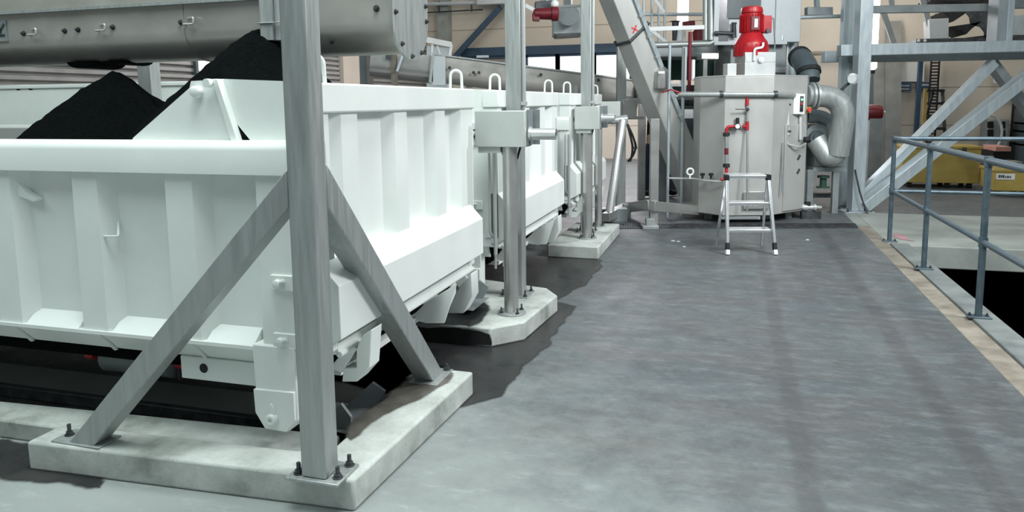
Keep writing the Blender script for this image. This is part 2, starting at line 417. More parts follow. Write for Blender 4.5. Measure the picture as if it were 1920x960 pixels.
damp([(-2.2,3.62),(-1.33,3.46),(-1.20,3.62),(-1.19,4.15),(-1.16,4.45),(-1.15,5.0),(-1.17,5.42),(-1.27,5.5),(-1.23,5.1),(-1.3,4.6),(-1.5,4.4),(-2.2,4.4)],
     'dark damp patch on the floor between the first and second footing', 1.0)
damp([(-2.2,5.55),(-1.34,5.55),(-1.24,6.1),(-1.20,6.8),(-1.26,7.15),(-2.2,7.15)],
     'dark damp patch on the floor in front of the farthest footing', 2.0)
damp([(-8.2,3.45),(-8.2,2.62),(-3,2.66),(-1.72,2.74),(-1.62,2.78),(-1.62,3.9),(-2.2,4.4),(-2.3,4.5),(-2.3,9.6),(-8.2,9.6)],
     'damp floor beneath the white containers, darkened for the shadow under them', 3.0)  # wet floor, with the shadow under the containers painted in as well
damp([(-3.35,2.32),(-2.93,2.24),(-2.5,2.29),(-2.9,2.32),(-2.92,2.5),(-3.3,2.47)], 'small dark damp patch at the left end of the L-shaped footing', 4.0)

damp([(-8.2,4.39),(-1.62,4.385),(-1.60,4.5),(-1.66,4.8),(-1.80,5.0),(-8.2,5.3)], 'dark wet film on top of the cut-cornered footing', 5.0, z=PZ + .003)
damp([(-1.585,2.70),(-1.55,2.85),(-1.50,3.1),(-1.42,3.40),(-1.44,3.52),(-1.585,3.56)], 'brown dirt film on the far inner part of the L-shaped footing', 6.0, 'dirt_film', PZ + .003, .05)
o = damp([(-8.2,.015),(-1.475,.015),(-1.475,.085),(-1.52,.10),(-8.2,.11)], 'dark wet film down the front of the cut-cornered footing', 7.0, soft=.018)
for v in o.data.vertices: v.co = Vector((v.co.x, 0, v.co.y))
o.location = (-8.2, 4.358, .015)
p_ = [at(px, py, Z=0.0) for px, py in ((1676,443),(1688,438),(1702,446),(1708,453),(1694,449))]
damp([(q.x, q.y) for q in p_], 'faded pink spray mark on the pale slab by the first railing post', 8.0, 'pink_spray', .004, .02)['category'] = 'paint mark'
# guide rails on the floor for each container
def guide_rail(y, label, z=0.0):
    t = thing('guide_rail', label, 'floor rail', (-5, y, 0), 'floor rails under the containers')
    a = MB(); a.box((-8.2, y, z + .004), (-1.86, y + .30, z + .035)); part('bed_plate', a, M['concrete_slab'], t, .004)
    b_ = MB(); b_.box((-8.2, y - .045, z + .004), (-1.90, y - .005, z + .065)); part('lip', b_, M['dark_steel'], t, .004)
    c_ = MB(); c_.prism([(-1.86, y + .02, z + .036), (-1.70, y + .02, z + .036), (-1.70, y + .02, z + .10), (-1.75, y + .02, z + .16)], (0, .018, 0))
    c_.prism([(-1.86, y + .24, z + .036), (-1.70, y + .28, z + .036), (-1.66, y + .30, z + .12), (-1.72, y + .28, z + .17)], (0, .018, 0))
    c_.add([(-1.90, y, z + .037), (-1.66, y - .03, z + .037), (-1.66, y + .33, z + .037), (-1.90, y + .29, z + .037)], [(0, 1, 2, 3)])
    part('flared_end', c_, M['steel_grey_paint'], t)
guide_rail(2.95, 'dark steel floor rail under the nearest white container')
guide_rail(4.62, 'dark floor rail with flared plates lying on the cut-cornered footing', PZ)

# ================================================================== WHITE CONTAINERS
def make_bin():
    x0, y0, W, L = -1.60, 2.60, 1.87, 6.2
    xe = x0 - L; P = M['white_paint']
    t = thing('tipping_container', 'nearest white ribbed steel container, heaped with black granules, behind the braced post', 'container', (x0, y0, 0), 'white steel containers in a row')
    # long side walls with ribs
    def side(yf, s):
        path = [(x0, yf + s*.010), (-1.894, yf + s*.010), (-1.894, yf + s*.012), (-1.945, yf + s*.075)]
        c = -2.285
        while c > xe + .3:
            path += [(c + .125, yf + s*.075), (c + .070, yf + s*.012), (c - .070, yf + s*.012), (c - .125, yf + s*.075)]; c -= .512
        path += [(xe, yf + s*.075), (xe, yf + s*.115), (x0, yf + s*.115)]
        mb = MB(); mb.prism([(a, b_, .545) for a, b_ in path], (0, 0, .745)); part('side_wall', mb, P, t)
        led = MB()
        led.prism([(x0, yf + s*.002, .53), (xe, yf + s*.002, .53), (xe, yf + s*.11, .53), (x0, yf + s*.11, .53)], (0, 0, .016))
        c = -2.285; edges = [-1.945]
        while c > xe + .3: edges += [c + .10, c - .10]; c -= .512
        for i in range(0, len(edges) - 1, 2):
            a, b_ = edges[i], edges[i+1]
            led.prism([(a, yf + s*.004, .546), (a, yf + s*.085, .615), (a, yf + s*.085, .546)], (b_ - a, 0, 0))
        part('sill_ledge', led, P, t)
        rm = MB(); pr = [(0,1.285),(0,1.385),(.006,1.408),(.022,1.422),(.075,1.425),(.095,1.415),(.10,1.285)]
        rm.prism([(x0, yf + s*a - s*.015, z) for a, z in pr], (-L, 0, 0)); part('side_rim', rm, P, t)
        sk = MB(); sk.prism([(x0 - .1, yf + s*.01, .53), (x0 - .1, yf + s*.10, .435), (x0 - .1, yf + s*.12, .435), (x0 - .1, yf + s*.07, .53)], (-L + .1, 0, 0))
        c = -2.285
        while c > xe + .3:
            sk.prism([(c + .03, yf + s*.012, .528), (c + .03, yf + s*.10, .428), (c + .03, yf + s*.085, .428), (c + .03, yf + s*.002, .528)], (-.01, 0, 0)); c -= .512
        part('under_skirt', sk, P, t)
    side(y0, 1); side(y0 + W, -1)
    # high end wall with ribs, facing the gangway
    path = [(x0 - .05, y0)] ; path = [(x0, y0), (x0, y0 + .11), (x0 - .055, y0 + .165)]
    c = .29
    for k in range(3):
        path += [(x0 - .055, y0 + c - .125), (x0 - .004, y0 + c - .072), (x0 - .004, y0 + c + .072), (x0 - .055, y0 + c + .125)]; c += .523
    path += [(x0 - .055, y0 + W - .27), (x0, y0 + W - .21), (x0, y0 + W), (x0 - .10, y0 + W), (x0 - .10, y0)]
    # drop points that would run backwards between corner and first rib
    path = [p for i, p in enumerate(path) if not (i in (2, 3) and False)]
    mb = MB(); mb.prism([(a, b_, .60) for a, b_ in path], (0, 0, .945)); part('end_wall', mb, P, t)
    rm = MB(); rm.box((x0 - .11, y0 - .01, 1.535), (x0 + .015, y0 + W + .01, 1.658)); part('end_rim', rm, P, t, .008)
    sk = MB(); sk.prism([(x0 - .06, y0, .925), (x0, y0, .925), (x0 + .082, y0, .835), (x0 + .082, y0, .61), (x0 - .02, y0, .555), (x0 - .06, y0, .555)], (0, W - .06, 0))
    part('end_skirt', sk, P, t, .004)
    fl_ = MB(); fl_.box((xe, y0 + .3, .33), (x0 - .1, y0 + W - .3, .36)); part('floor_plate', fl_, P, t)
    bw = MB(); bw.box((xe - .03, y0, .55), (xe, y0 + W, 1.42)); part('rear_wall', bw, P, t)
    # bottom rail of the end and its hanging brackets
    br = MB(); br.box((x0 - .07, y0 + .12, .498), (x0 - .005, y0 + W - .04, .548)); br.tube([(x0 - .0, y0 + .12, .50), (x0 - .0, y0 + W - .04, .50)], .014)
    part('bottom_rail', br, P, t)
    hk = MB(); hk.prism([at(px, py, Y=2.80) for px, py in ((668,655),(680,628),(697,618),(692,690),(669,716),(641,716),(644,690),(668,690))], (0, .10, 0))
    hk.prism([at(px, py, Y=2.80) for px, py in ((640,700),(668,655),(650,650),(618,690))], (0, .02, 0))
    part('latch_bracket', hk, P, t, .004)
    tb = MB(); tb.prism([at(px, py, Y=3.75) for px, py in ((768,598),(800,566),(855,533),(832,606),(800,606))], (0, .02, 0)); tb.box((x0-.16, 3.75, .44), (x0 - .05, 3.95, .50)); part('tie_bracket', tb, P, t)
    fb = MB(); fb.prism([at(px, py, Y=4.2) for px, py in ((838,588),(856,545),(884,512),(886,556),(868,588))], (0, .12, 0)); part('tie_bracket', fb, P, t, .006)
    # corner legs
    for yl, s in ((y0, 1), (y0 + W - .09, 1)):
        lg = MB(); yy = yl - .008 if yl == y0 else yl
        lg.prism([(-1.942, yy, .56), (-1.936, yy, .255), (-1.895, yy, .19), (-1.785, yy, .185), (-1.738, yy, .24), (-1.735, yy, .56)], (0, .10, 0))
        lo = part('leg', lg, P, t, .006)
        ov = MB(); ov.prism([(-1.938, yy - .014, .365), (-1.934, yy - .014, .262), (-1.890, yy - .014, .194), (-1.785, yy - .014, .190), (-1.742, yy - .014, .245), (-1.74, yy - .014, .37)], (0, .016, 0))
        part('foot_plate', ov, P, lo, .003)
        pb = MB(); pb.lathe((-1.848, yy - .014, .243), (0, -1, 0), [(0, .030), (.010, .028), (.022, .020), (.022, .010), (.012, .010)], 18)
        pb.prism([(-1.868, yy - .014, .25), (-1.828, yy - .014, .25), (-1.836, yy - .014, .30), (-1.848, yy - .014, .315), (-1.860, yy - .014, .30)], (0, -.012, 0))
        part('pin_boss', pb, P, lo, .002)
    sb = MB(); sb.box((-2.40, y0 + .085, .33), (-1.93, y0 + .12, .436)); sbo = part('sill_beam', sb, P, t, .003)
    ho = MB(); ho.lathe((-2.275, y0 + .086, .388), (0, -1, 0), [(0, .022), (.003, .022)], 18); part('drain_hole', ho, M['black_rubber'], sbo)
    # support drum under the floor
    ro = MB(); ro.lathe((-3.17, 3.02, .25), (1, 0, 0), [(0, .05), (.01, .075), (.44, .075), (.45, .05)], 20); roo = part('support_drum', ro, M['steel_grey_paint'], t)
    for xx in (-3.30, -2.72):
        e = MB(); e.lathe((xx, 3.02, .25), (1, 0, 0), [(0, .026), (.05, .026)], 12); part('end_cap', e, M['red_plastic'], roo, label='red end cap')
    e = MB(); e.box((-3.19, 3.0, .17), (-3.17, 3.04, .36)); e.box((-2.71, 3.0, .17), (-2.69, 3.04, .36)); e.tube([(-2.69, 3.02, .25), (-2.5, 3.0, .28), (-2.44, 2.98, .24)], .018, 8); part('drum_bracket', e, M['dark_steel'], roo)
    # corner gussets of the raised end (front and rear)
    for yg in (y0 + .06, y0 + W - .075):
        g = MB(); g.prism([(-2.56, yg, 1.42), (-2.55, yg, 1.434), (-2.235, yg, 1.647), (-2.225, yg, 1.676), (-2.084, yg, 1.680), (-2.008, yg, 1.42)], (0, .012, 0))
        go = part('corner_gusset', g, P, t)
        fb = MB(); fb.prism([(-2.10, yg - .025, 1.682), (-2.072, yg - .025, 1.682), (-1.992, yg - .025, 1.42), (-2.022, yg - .025, 1.42)], (0, .04, 0)); part('flange_bar', fb, P, go, .003)
        bb = MB(); bb.lathe((-2.19, yg, 1.63), (0, -1, 0), [(0, .026), (.03, .024), (.034, .018)], 16); part('hinge_boss', bb, P, go)
        bb = MB(); bb.lathe((-2.11, yg - .02, 1.665), (0, -1, 0), [(0, .018), (.03, .018)], 14); part('hinge_boss', bb, P, go)
        pp = MB(); pp.prism([(-2.075, yg + .013, 1.683), (x0 - .02, yg + .013, 1.66), (x0 - .02, yg + .013, 1.41), (-1.942, yg + .013, 1.41), (-2.025, yg + .013, 1.503)], (0, .012, 0)); part('corner_plate', pp, P, t)
    # bolted pads on the corner strip
    for zc in (.835, .585):
        bp_ = MB(); bp_.box((-1.838, y0 - .006, zc - .032), (-1.72, y0 + .012, zc + .032)); bpo = part('bolt_pad', bp_, P, t, .003)
        b2 = MB(); b2.lathe((-1.80, y0 - .006, zc - .004), (0, -1, 0), [(0, .020), (.018, .017), (.020, .012)], 14); b2.tube([(-1.80, y0 - .016, zc), (-1.765, y0 - .014, zc + .012)], .008, 8); part('bolt_head', b2, P, bpo)
    # lifting eyes on the end rim
    for yy in (y0 + .10, y0 + W - .16):
        e = MB(); pts = []
        for i in range(11):
            a = math.pi * i / 10; pts.append((x0 - .045 + .032 * math.cos(a), yy + .012 * math.cos(a), 1.735 + .035 * math.sin(a)))
        pts = [(x0 - .011, yy + .014, 1.64)] + pts + [(x0 - .079, yy - .014, 1.64)]
        e.tube(pts, .009, 10); part('lifting_eye', e, P, t)
    # wire handle and tarpaulin hook on the side wall
    e = MB(); e.tube(round_path([at(196,443,Y=y0 + .07), at(196,443,Y=y0 + .02), at(222,443,Y=y0 + .02), at(222,416,Y=y0 + .07)], .012, 4), .005, 8); part('wire_handle', e, P, t)
    e = MB(); e.prism([at(px, py, Y=y0 + .07) for px, py in ((16,322),(30,322),(60,358),(82,372),(76,376),(48,366))], (0, -.035, 0)); part('tarp_hook', e, P, t)
    return t
bin1 = make_bin()
for dy, lab in ((2.39, 'second white ribbed container in the row, behind the round pole with the grey box'),
                (4.80, 'third and farthest white ribbed container in the row along the gangway')):
    c = copy_tree(bin1); c.location = Vector(bin1.location) + Vector((0, dy, 0)); c['label'] = lab

# raised board on the second container
bin2 = [o for o in COL.objects if o.name.startswith('tipping_container') and abs(o.location.y - 4.99) < .01][0]
mb = MB(); mb.box((-7.75, 5.0, 1.42), (-3.35, 5.03, 1.75)); sbd = part('side_board', mb, M['white_paint'], bin2, .004)
mb = MB(); mb.box((-7.77, 4.985, 1.735), (-3.33, 5.045, 1.768)); part('board_rim', mb, M['white_paint'], sbd, .006)
c0 = at(45, 166, Y=5.0); mb = MB(); mb.prism([c0 + Vector(d) for d in ((-.09,0,-.015),(-.06,0,.032),(.05,0,.032),(.10,0,-.015),(.06,0,-.015),(.03,0,.008),(-.03,0,.008),(-.05,0,-.015))], (0, .02, 0)); part('lifting_lug', mb, M['white_paint'], sbd)

# coal heaps in the containers
def heap(y0, peaks, label, seed):
    W = 1.87; x1, x2 = -1.73, -7.6; nx, ny = 190, 60; vs = []; fs = []
    for i in range(nx + 1):
        for j in range(ny + 1):
            x = x1 + (x2 - x1) * i / nx; y = y0 + .13 + (W - .26) * j / ny; z = 1.12
            for (px, py, pz, sl, top) in peaks:
                d = math.hypot(x - px, y - py); d = max(0, math.sqrt(d*d + top*top) - top); z = max(z, pz - sl * d)
            q = mnoise.noise((x*9, y*9, seed)) * .02 + mnoise.noise((x*26, y*26, seed)) * .016 + mnoise.noise((x*60, y*60, seed)) * .008
            e = min(1, min(j, ny - j, i, nx - i) / 2.0); vs.append((x, y, z + q * e))
    for i in range(nx):
        for j in range(ny):
            a = i*(ny+1)+j; fs.append((a, a+1, a+ny+2, a+ny+1))
    b0 = len(vs); loop = [j for j in range(ny+1)] + [i*(ny+1)+ny for i in range(1, nx+1)] + [nx*(ny+1)+j for j in range(ny-1, -1, -1)] + [i*(ny+1) for i in range(nx-1, 0, -1)]
    for k in loop: vs.append((vs[k][0], vs[k][1], .37))
    n = len(loop)
    for k in range(n): fs.append((loop[k], loop[(k+1) % n], b0 + (k+1) % n, b0 + k))
    fs.append(tuple(range(b0, b0 + n)))
    mb = MB(); mb.add(vs, fs)
    return solo('granule_heap', mb, M['coal'], label, 'black granules', loc=(-4, y0 + .9, .37), kind='stuff')
heap(2.60, [(-3.42, 3.45, 1.772, .80, .03), (-2.40, 3.40, 1.96, .95, .08), (-5.9, 3.5, 1.72, .8, .06)], 'two heaps of black granules in the nearest container', 1.3)
heap(4.99, [(-3.6, 5.9, 1.66, .6, .1), (-2.4, 5.9, 1.60, .5, .15)], 'black granules in the second container', 2.3)
heap(7.40, [(-3.2, 8.3, 1.66, .6, .1), (-2.0, 8.3, 1.52, .4, .15)], 'black granules in the third container', 3.3)

# ================================================================== SUPPORT POSTS ALONG THE CONTAINERS
G = M['galvanised']
t = thing('braced_support_post', 'nearest galvanised square post with two diagonal braces on the L-shaped footing', 'support post', (-1.51, 2.395, PZ))
mb = MB(); mb.box((-1.567, 2.345, PZ + .012), (-1.460, 2.445, 3.4)); part('post', mb, G, t, .008)
mb = MB(); mb.prism([(-2.717, 2.345, PZ), (-2.583, 2.345, PZ), (-1.567, 2.345, 1.195), (-1.567, 2.345, 1.335)], (0, .095, 0)); part('brace', mb, G, t, .006)
mb = MB(); mb.prism([(-1.562, 2.445, 1.35), (-1.562, 2.445, 1.18), (-1.562, 3.41, PZ), (-1.562, 3.545, PZ)], (.105, 0, 0)); part('brace', mb, G, t, .006)
mb = MB(); mb.box((-1.625, 2.325, PZ), (-1.40, 2.50, PZ + .012)); part('base_plate', mb, G, t, .003)
mb = MB(); mb.box((-2.80, 2.335, PZ), (-2.54, 2.46, PZ + .008)); part('base_plate', mb, G, t, .003)
mb = MB(); mb.box((-1.58, 3.36, PZ), (-1.42, 3.595, PZ + .008)); part('base_plate', mb, G, t, .003)
for p in ((-1.59, 2.365, PZ+.012), (-1.425, 2.375, PZ+.012), (-1.59, 2.47, PZ+.012), (-1.43, 2.475, PZ+.012)): bolt(t, p, .012, .045)
bolt(t, (-2.765, 2.40, PZ+.008), .012, .05); bolt(t, (-1.45, 3.575, PZ+.008), .012, .035)

def sensor_pole(x, y, r, box, stub, label, grp='round poles with grey instrument boxes'):
    t = thing('instrument_pole', label, 'pole', (x, y, PZ), grp)
    mb = MB(); mb.lathe((x, y, PZ), UP, [(0, r), (box[4] - PZ, r)], 24); part('round_pole', mb, M['stainless'], t)
    mb = MB(); mb.lathe((x, y, PZ), UP, [(0, r*2.0), (.012, r*2.0)], 28); part('base_flange', mb, M['galvanised'], t, .002)
    for a in range(4):
        bolt(t, (x + r*1.6*math.cos(a*math.pi/2 + .8), y + r*1.6*math.sin(a*math.pi/2 + .8), PZ+.012), .009, .04)
    x0, x1, y0, y1, z0, z1 = box
    mb = MB(); mb.box((x0, y0, z0), (x1, y1, z1)); bo = part('instrument_box', mb, M['zinc_sheet'], t, .004)
    mb = MB(); mb.box((x0 + .015, y1, z0 - .045), (x1 - .12, y1 + .01, z0)); mb.box((x0 + .015, y0 + .02, z0 - .04), (x0 + .17, y0 + .03, z0)); part('lower_flap', mb, M['zinc_sheet'], bo)
    mb = MB(); mb.box((x1, y0 + .05, z0 + .01), (x1 + .012, y1 + .02, z1 + .005)); mb.box((x1 + .012, y1 + .01, z0 + .01), (x1 + .055, y1 + .02, z1 + .005)); part('side_flange', mb, M['steel_grey_paint'], bo)
    zc, xs_ = stub
    mb = MB(); yc = (y0 + y1) / 2
    mb.lathe((x1 + .012, yc, zc), (1, 0, 0), [(0, .05), (.012, .05), (.012, .038), (xs_ - x1 - .012, .038), (xs_ - x1 - .012, .034), (xs_ - x1 - .1, .034)], 24); part('pipe_stub', mb, M['stainless_bright'], bo)
    mb = MB(); mb.lathe((x0, yc, zc - .015), (-1, 0, 0), [(0, .018), (.03, .018), (.03, .010), (.07, .010), (.07, .014), (.085, .014)], 14); part('push_rod', mb, M['dark_steel'], bo)
    mb = MB(); mb.box((x0 - .055, yc + .01, zc + .02), (x0, yc + .03, zc + .075)); mb.box((x0 - .055, yc + .01, zc - .075), (x0 - .03, yc + .03, zc + .03)); mb.box((x0 - .03, yc + .01, zc - .075), (x0, yc + .03, zc - .035)); part('rod_bracket', mb, M['white_plastic'], bo)
    mb = MB(); mb.tube(round_path([(x - .085, y1 - .02, z0), (x - .075, y1 - .02, z0 - .07), (x - .03, y1 - .02, z0 - .075), (x - .02, y1, z0 - .1)], .02, 4), .008, 8); mb.tube([(x + .045, y1, z0), (x + .02, y1, z0 - .09)], .008, 8); part('cable', mb, M['black_rubber'], bo)
sensor_pole(-1.43, 4.73, .050, (-1.655, -1.308, 4.67, 4.84, 1.276, 1.516), (1.36, -1.115), 'stainless round pole with grey box and pipe stub on the cut-cornered footing')
sensor_pole(-1.455, 7.62, .052, (-1.575, -1.318, 7.54, 7.73, 1.286, 1.52), (1.40, -1.17), 'stainless round pole with grey box on the farthest footing')

def square_column(x, y, wd, label, cond=True):
    t = thing('square_column', label, 'column', (x, y, PZ), 'tall square columns on the footings')
    mb = MB(); mb.box((x - wd/2, y - wd/2, PZ + .01), (x + wd/2, y + wd/2, 3.6)); part('post', mb, G, t, .006)
    mb = MB(); mb.box((x - wd*.95, y - wd*.95, PZ), (x + wd*.95, y + wd*.95, PZ + .01)); part('base_plate', mb, G, t, .002)
    for a, b_ in ((-1,-1),(1,-1),(1,1),(-1,1)): bolt(t, (x + a*wd*.75, y + b_*wd*.75, PZ + .01), .010, .045)
    if cond:
        mb = MB(); mb.tube([(x + wd/2 + .020, y - .03, 1.53), (x + wd/2 + .020, y - .03, 3.6)], .013, 10); mb.box((x + wd/2, y - .05, 1.55), (x + wd/2 + .038, y - .01, 1.575)); part('cable_conduit', mb, M['stainless_bright'], t)
square_column(-1.532, 5.22, .115, 'tall galvanised square column behind the nearer round pole, on the cut-cornered footing')
square_column(-1.535, 8.0, .115, 'tall galvanised square column behind the farther round pole, on the farthest footing')
t = thing('thin_pole', 'thin bare round pole at the back of the farthest footing', 'pole', (-1.471, 8.4, PZ))
mb = MB(); mb.lathe((-1.471, 8.4, PZ), UP, [(0, .042), (1.3, .042)], 20); part('round_pole', mb, M['stainless'], t)
mb = MB(); mb.lathe((-1.471, 8.4, PZ), UP, [(0, .09), (.012, .09)], 24); part('base_flange', mb, G, t)
for a in range(4): bolt(t, (-1.471 + .07*math.cos(a*1.57+.8), 8.4 + .07*math.sin(a*1.57+.8), PZ + .012), .009, .04)
# hydraulic hoses and piping between pole and container leg
for x, y, lab in ((-1.62, 4.86, 'thin steel pressure pipe beside the nearer round pole'), (-1.63, 7.35, 'thin steel pressure pipe beside the farther round pole')):
    mb = MB(); mb.tube(round_path([(x, y, 1.24), (x, y, .66), (x + .03, y + .02, .62), (x + .03, y + .02, .40)], .02, 4), .009, 8); mb.tube([(x + .035, y + .01, 1.24), (x + .035, y + .01, .5)], .014, 8)
    solo('pressure_pipe', mb, M['stainless_bright'], lab, 'pipe')
# lean post seen behind the first container
mb = MB(); mb.box((-4.20, 4.46, PZ), (-4.08, 4.56, 3.4)); solo('rear_post', mb, G, 'weathered square post behind the granule heap, between two containers', 'post', bevel=.006)

# ================================================================== OVERHEAD SCREW CONVEYOR
S = M['stainless']
t = thing('screw_conveyor', 'big stainless trough conveyor overhead, above the nearest container', 'conveyor', (-4.0, 3.58, 1.82))
def trough(ya, yb, zt, zk, zb, n=10):
    r = (yb - ya) / 2; yc = (ya + yb) / 2; pts = [(ya, zt), (ya, zk)]
    for i in range(1, n): a = math.pi * i / n; pts.append((yc - r*math.cos(a), zk - (zk - zb)*math.sin(a)))
    return pts + [(yb, zk), (yb, zt)]
prof = trough(3.385, 3.775, 2.34, 1.975, 1.825, 14)
mb = MB(); mb.prism([(-8.2, y, z) for y, z in prof], (6.58, 0, 0)); part('trough', mb, M['stainless_warm'], t)
mb = MB(); mb.box((-8.2, 3.355, 2.112), (-2.20, 3.385, 2.128)); part('side_flange', mb, G, t)
ep = trough(3.36, 3.80, 2.36, 1.99, 1.795, 10)
mb = MB(); mb.prism([(-1.622, y, z) for y, z in ep], (.014, 0, 0)); epo = part('end_plate', mb, M['galvanised'], t)
for y, z in ((3.395,2.02),(3.77,2.09),(3.775,2.01),(3.46,1.87),(3.70,1.84),(3.58,1.815),(3.395,2.2),(3.77,2.2)): bolt(epo, (-1.608, y, z), .008, .016, Vector((1,0,0)), 'bolt')
for px, py in ((45,63),(122,58),(147,56),(212,51),(340,42)):
    p = at(px, py, Y=3.385); bolt(t, p, .009, .02, Vector((0,-1,0)), 'bolt')
for px, py in ((706,16),(622,77)):
    bolt(t, at(px, py, Y=3.385), .010, .02, Vector((0,-1,0)), 'bolt')
for px, py in ((66,62),(194,54),(358,42)):
    p = at(px, py, Y=3.385); mb = MB(); mb.tube(round_path([p + Vector((-.03,0,-.012)), p + Vector((-.03,-.03,-.012)), p + Vector((.04,-.03,-.012)), p + Vector((.04,-.03,.022)), p + Vector((-.02,-.0,.022))], .008, 3), .005, 8); part('cover_clip', mb, M['stainless_bright'], t)
for xx in (-2.86,): 
    mb = MB(); mb.prism([(xx, 3.385 + (y-3.385)*1.0, z) for y, z in trough(3.380, 3.780, 2.34, 1.975, 1.818, 14)], (.008, 0, 0)); part('seam_band', mb, M['stainless_warm'], t)
mb = MB(); mb.box((-2.34, 3.33, 1.90), (-2.265, 3.385, 2.5)); mb.box((-2.355, 3.32, 1.985), (-2.20, 3.335, 1.99)); mb.box((-2.262, 3.345, 1.90), (-2.20, 3.36, 2.5)); part('hanger', mb, M['galvanised'], t, .002)
for xa, xb, dz in ((-3.76, -3.56, .040), (-3.50, -3.36, .022)):
    xm = (xa + xb) / 2; r = (xb - xa) / 2; mb = MB(); mb.prism([(xm - r*math.cos(k*math.pi/10), 3.46, 1.835 - dz*math.sin(k*math.pi/10)) for k in range(11)], (0, .24, 0)); part('outlet_lip', mb, M['coal'], t)
wp = at(2, 60, Y=3.384); wp.x -= .03
mb = MB(); mb.box((wp.x - .06, 3.378, wp.z - .055), (wp.x + .08, 3.385, wp.z + .065)); wpo = part('warning_plate', mb, M['steel_grey_paint'], t)
mb = MB(); cxx = wp.x + .035
mb.bar((cxx - .032, 3.376, wp.z + .045), (cxx, 3.376, wp.z + .008), .004, .012, up=(0,0,1)); mb.bar((cxx + .032, 3.376, wp.z + .045), (cxx, 3.376, wp.z + .008), .004, .012)
mb.box((cxx - .006, 3.374, wp.z - .008), (cxx + .006, 3.378, wp.z + .01)); mb.box((cxx - .04, 3.374, wp.z - .026), (cxx + .03, 3.378, wp.z - .014)); part('pictogram', mb, M['dark_steel'], wpo)

# ================================================================== GUARD RAILING AROUND THE PIT
RP = M['rail_paint']
t = thing('guard_railing', 'dark blue-grey tube railing standing on the concrete edge of the pit', 'railing', (1.69, 5.8, .02))
def rail_y(y): return 1.69 if y > 8 else 1.705
for y in (8.87, 7.40, 5.82, 4.3):
    x = rail_y(y); z0 = .0 if y > 8.68 else .02
    mb = MB(); mb.lathe((x, y, z0), UP, [(0, .023), (1.13 - z0, .023)], 16); po = part('rail_post', mb, RP, t)
    mb = MB(); mb.box((x - .075, y - .05, z0), (x + .075, y + .05, z0 + .01)); part('base_plate', mb, RP, po, .002)
    for s in (-1, 1): bolt(po, (x + s*.055, y, z0 + .01), .008, .022)
mb = MB(); mb.tube([(1.69, 8.87, 1.135), (1.705, 5.82, 1.135), (1.71, 2.5, 1.135)], .026, 16); mb.ball((1.69, 8.87, 1.135), .03); part('top_rail', mb, RP, t)
mb = MB(); mb.tube([(1.69, 8.87, .56), (1.705, 5.82, .56), (1.71, 2.5, .56)], .021, 14); part('middle_rail', mb, RP, t)
mb = MB(); mb.tube([(1.69, 8.87, 1.135), (5.4, 8.87, 1.135)], .024, 14); part('top_rail', mb, RP, t)
mb = MB(); mb.tube([(1.69, 8.87, .56), (5.4, 8.87, .56)], .021, 14); part('middle_rail', mb, RP, t)
for y in (8.87, 7.40, 5.82, 4.3):
    for z in (.56, 1.13):
        mb = MB(); mb.lathe((rail_y(y), y, z - .035), UP, [(0, .029), (.07, .029)], 16); part('rail_clamp', mb, RP, t)
mb = MB(); mb.lathe((5.3, 8.87, 0), UP, [(0, .023), (1.13, .023)], 14); part('rail_post', mb, RP, t)

# ================================================================== DRAIN GRATING
t = thing('drain_grating', 'dark drain grating across the floor in front of the octagonal tank', 'grating', (0, 9.3, 0))
A0, A1, B1, B0 = Vector((-1.33, 9.02, 0)), Vector((1.49, 9.72, 0)), Vector((1.50, 10.02, 0)), Vector((-1.36, 9.33, 0))
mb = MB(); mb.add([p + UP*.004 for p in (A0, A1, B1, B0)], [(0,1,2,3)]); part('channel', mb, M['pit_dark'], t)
mb = MB()
for k in range(1, 12): 
    f = k / 12; mb.bar(A0.lerp(B0, f) + UP*.009, A1.lerp(B1, f) + UP*.009, .006, .008)
for k in range(1, 90):
    f = k / 90; mb.bar(A0.lerp(A1, f) + UP*.009, B0.lerp(B1, f) + UP*.009, .006, .006)
part('bar_grid', mb, M['dark_steel'], t)
mb = MB()
for a, b_ in ((A0,A1),(B0,B1),(A0,B0),(A1,B1)): mb.bar(a + UP*.007, b_ + UP*.007, .02, .012)
part('frame', mb, M['dark_steel'], t)

# ================================================================== STEP LADDER
AL = M['aluminium']
fl0, fr0 = at(1364, 478, Z=0), at(1454, 478, Z=0)
ldir = (fr0 - fl0).normalized(); lbk = Vector((-ldir.y, ldir.x, 0)); lc = (fl0 + fr0) / 2; hw = (fr0 - fl0).length / 2
t = thing('step_ladder', 'small aluminium step ladder standing in front of the octagonal tank', 'ladder', lc)
LH = .79; tw = hw * .88
def lp(s, z, back): # side -1/+1, height, distance back
    return lc + ldir * s * (hw + (tw - hw) * z / LH) + lbk * back + UP * z
mb = MB(); mb.bar(lp(-1, .07, .02), lp(-1, LH, .24), .03, .05, up=lbk); part('side_rail', mb, AL, t, .004)
mb = MB(); mb.bar(lp(1, .07, .02), lp(1, LH, .24), .03, .05, up=lbk); part('side_rail', mb, AL, t, .004)
for s in (-1, 1):
    mb = MB(); mb.bar(lp(s, .03, .01), lp(s, .12, .034), .037, .056, up=lbk); fo = part('foot', mb, M['black_rubber'], t, .004, label='black foot with white tip')
    mb = MB(); mb.bar(lp(s, 0, .0), lp(s, .05, .015), .039, .058, up=lbk); part('foot_tip', mb, M['white_plastic'], fo, .004)
    mb = MB(); mb.bar(lp(s*1.01, .0, .52), lp(s*1.01, LH - .04, .27), .022, .035, up=lbk); part('rear_leg', mb, AL, t, .003)
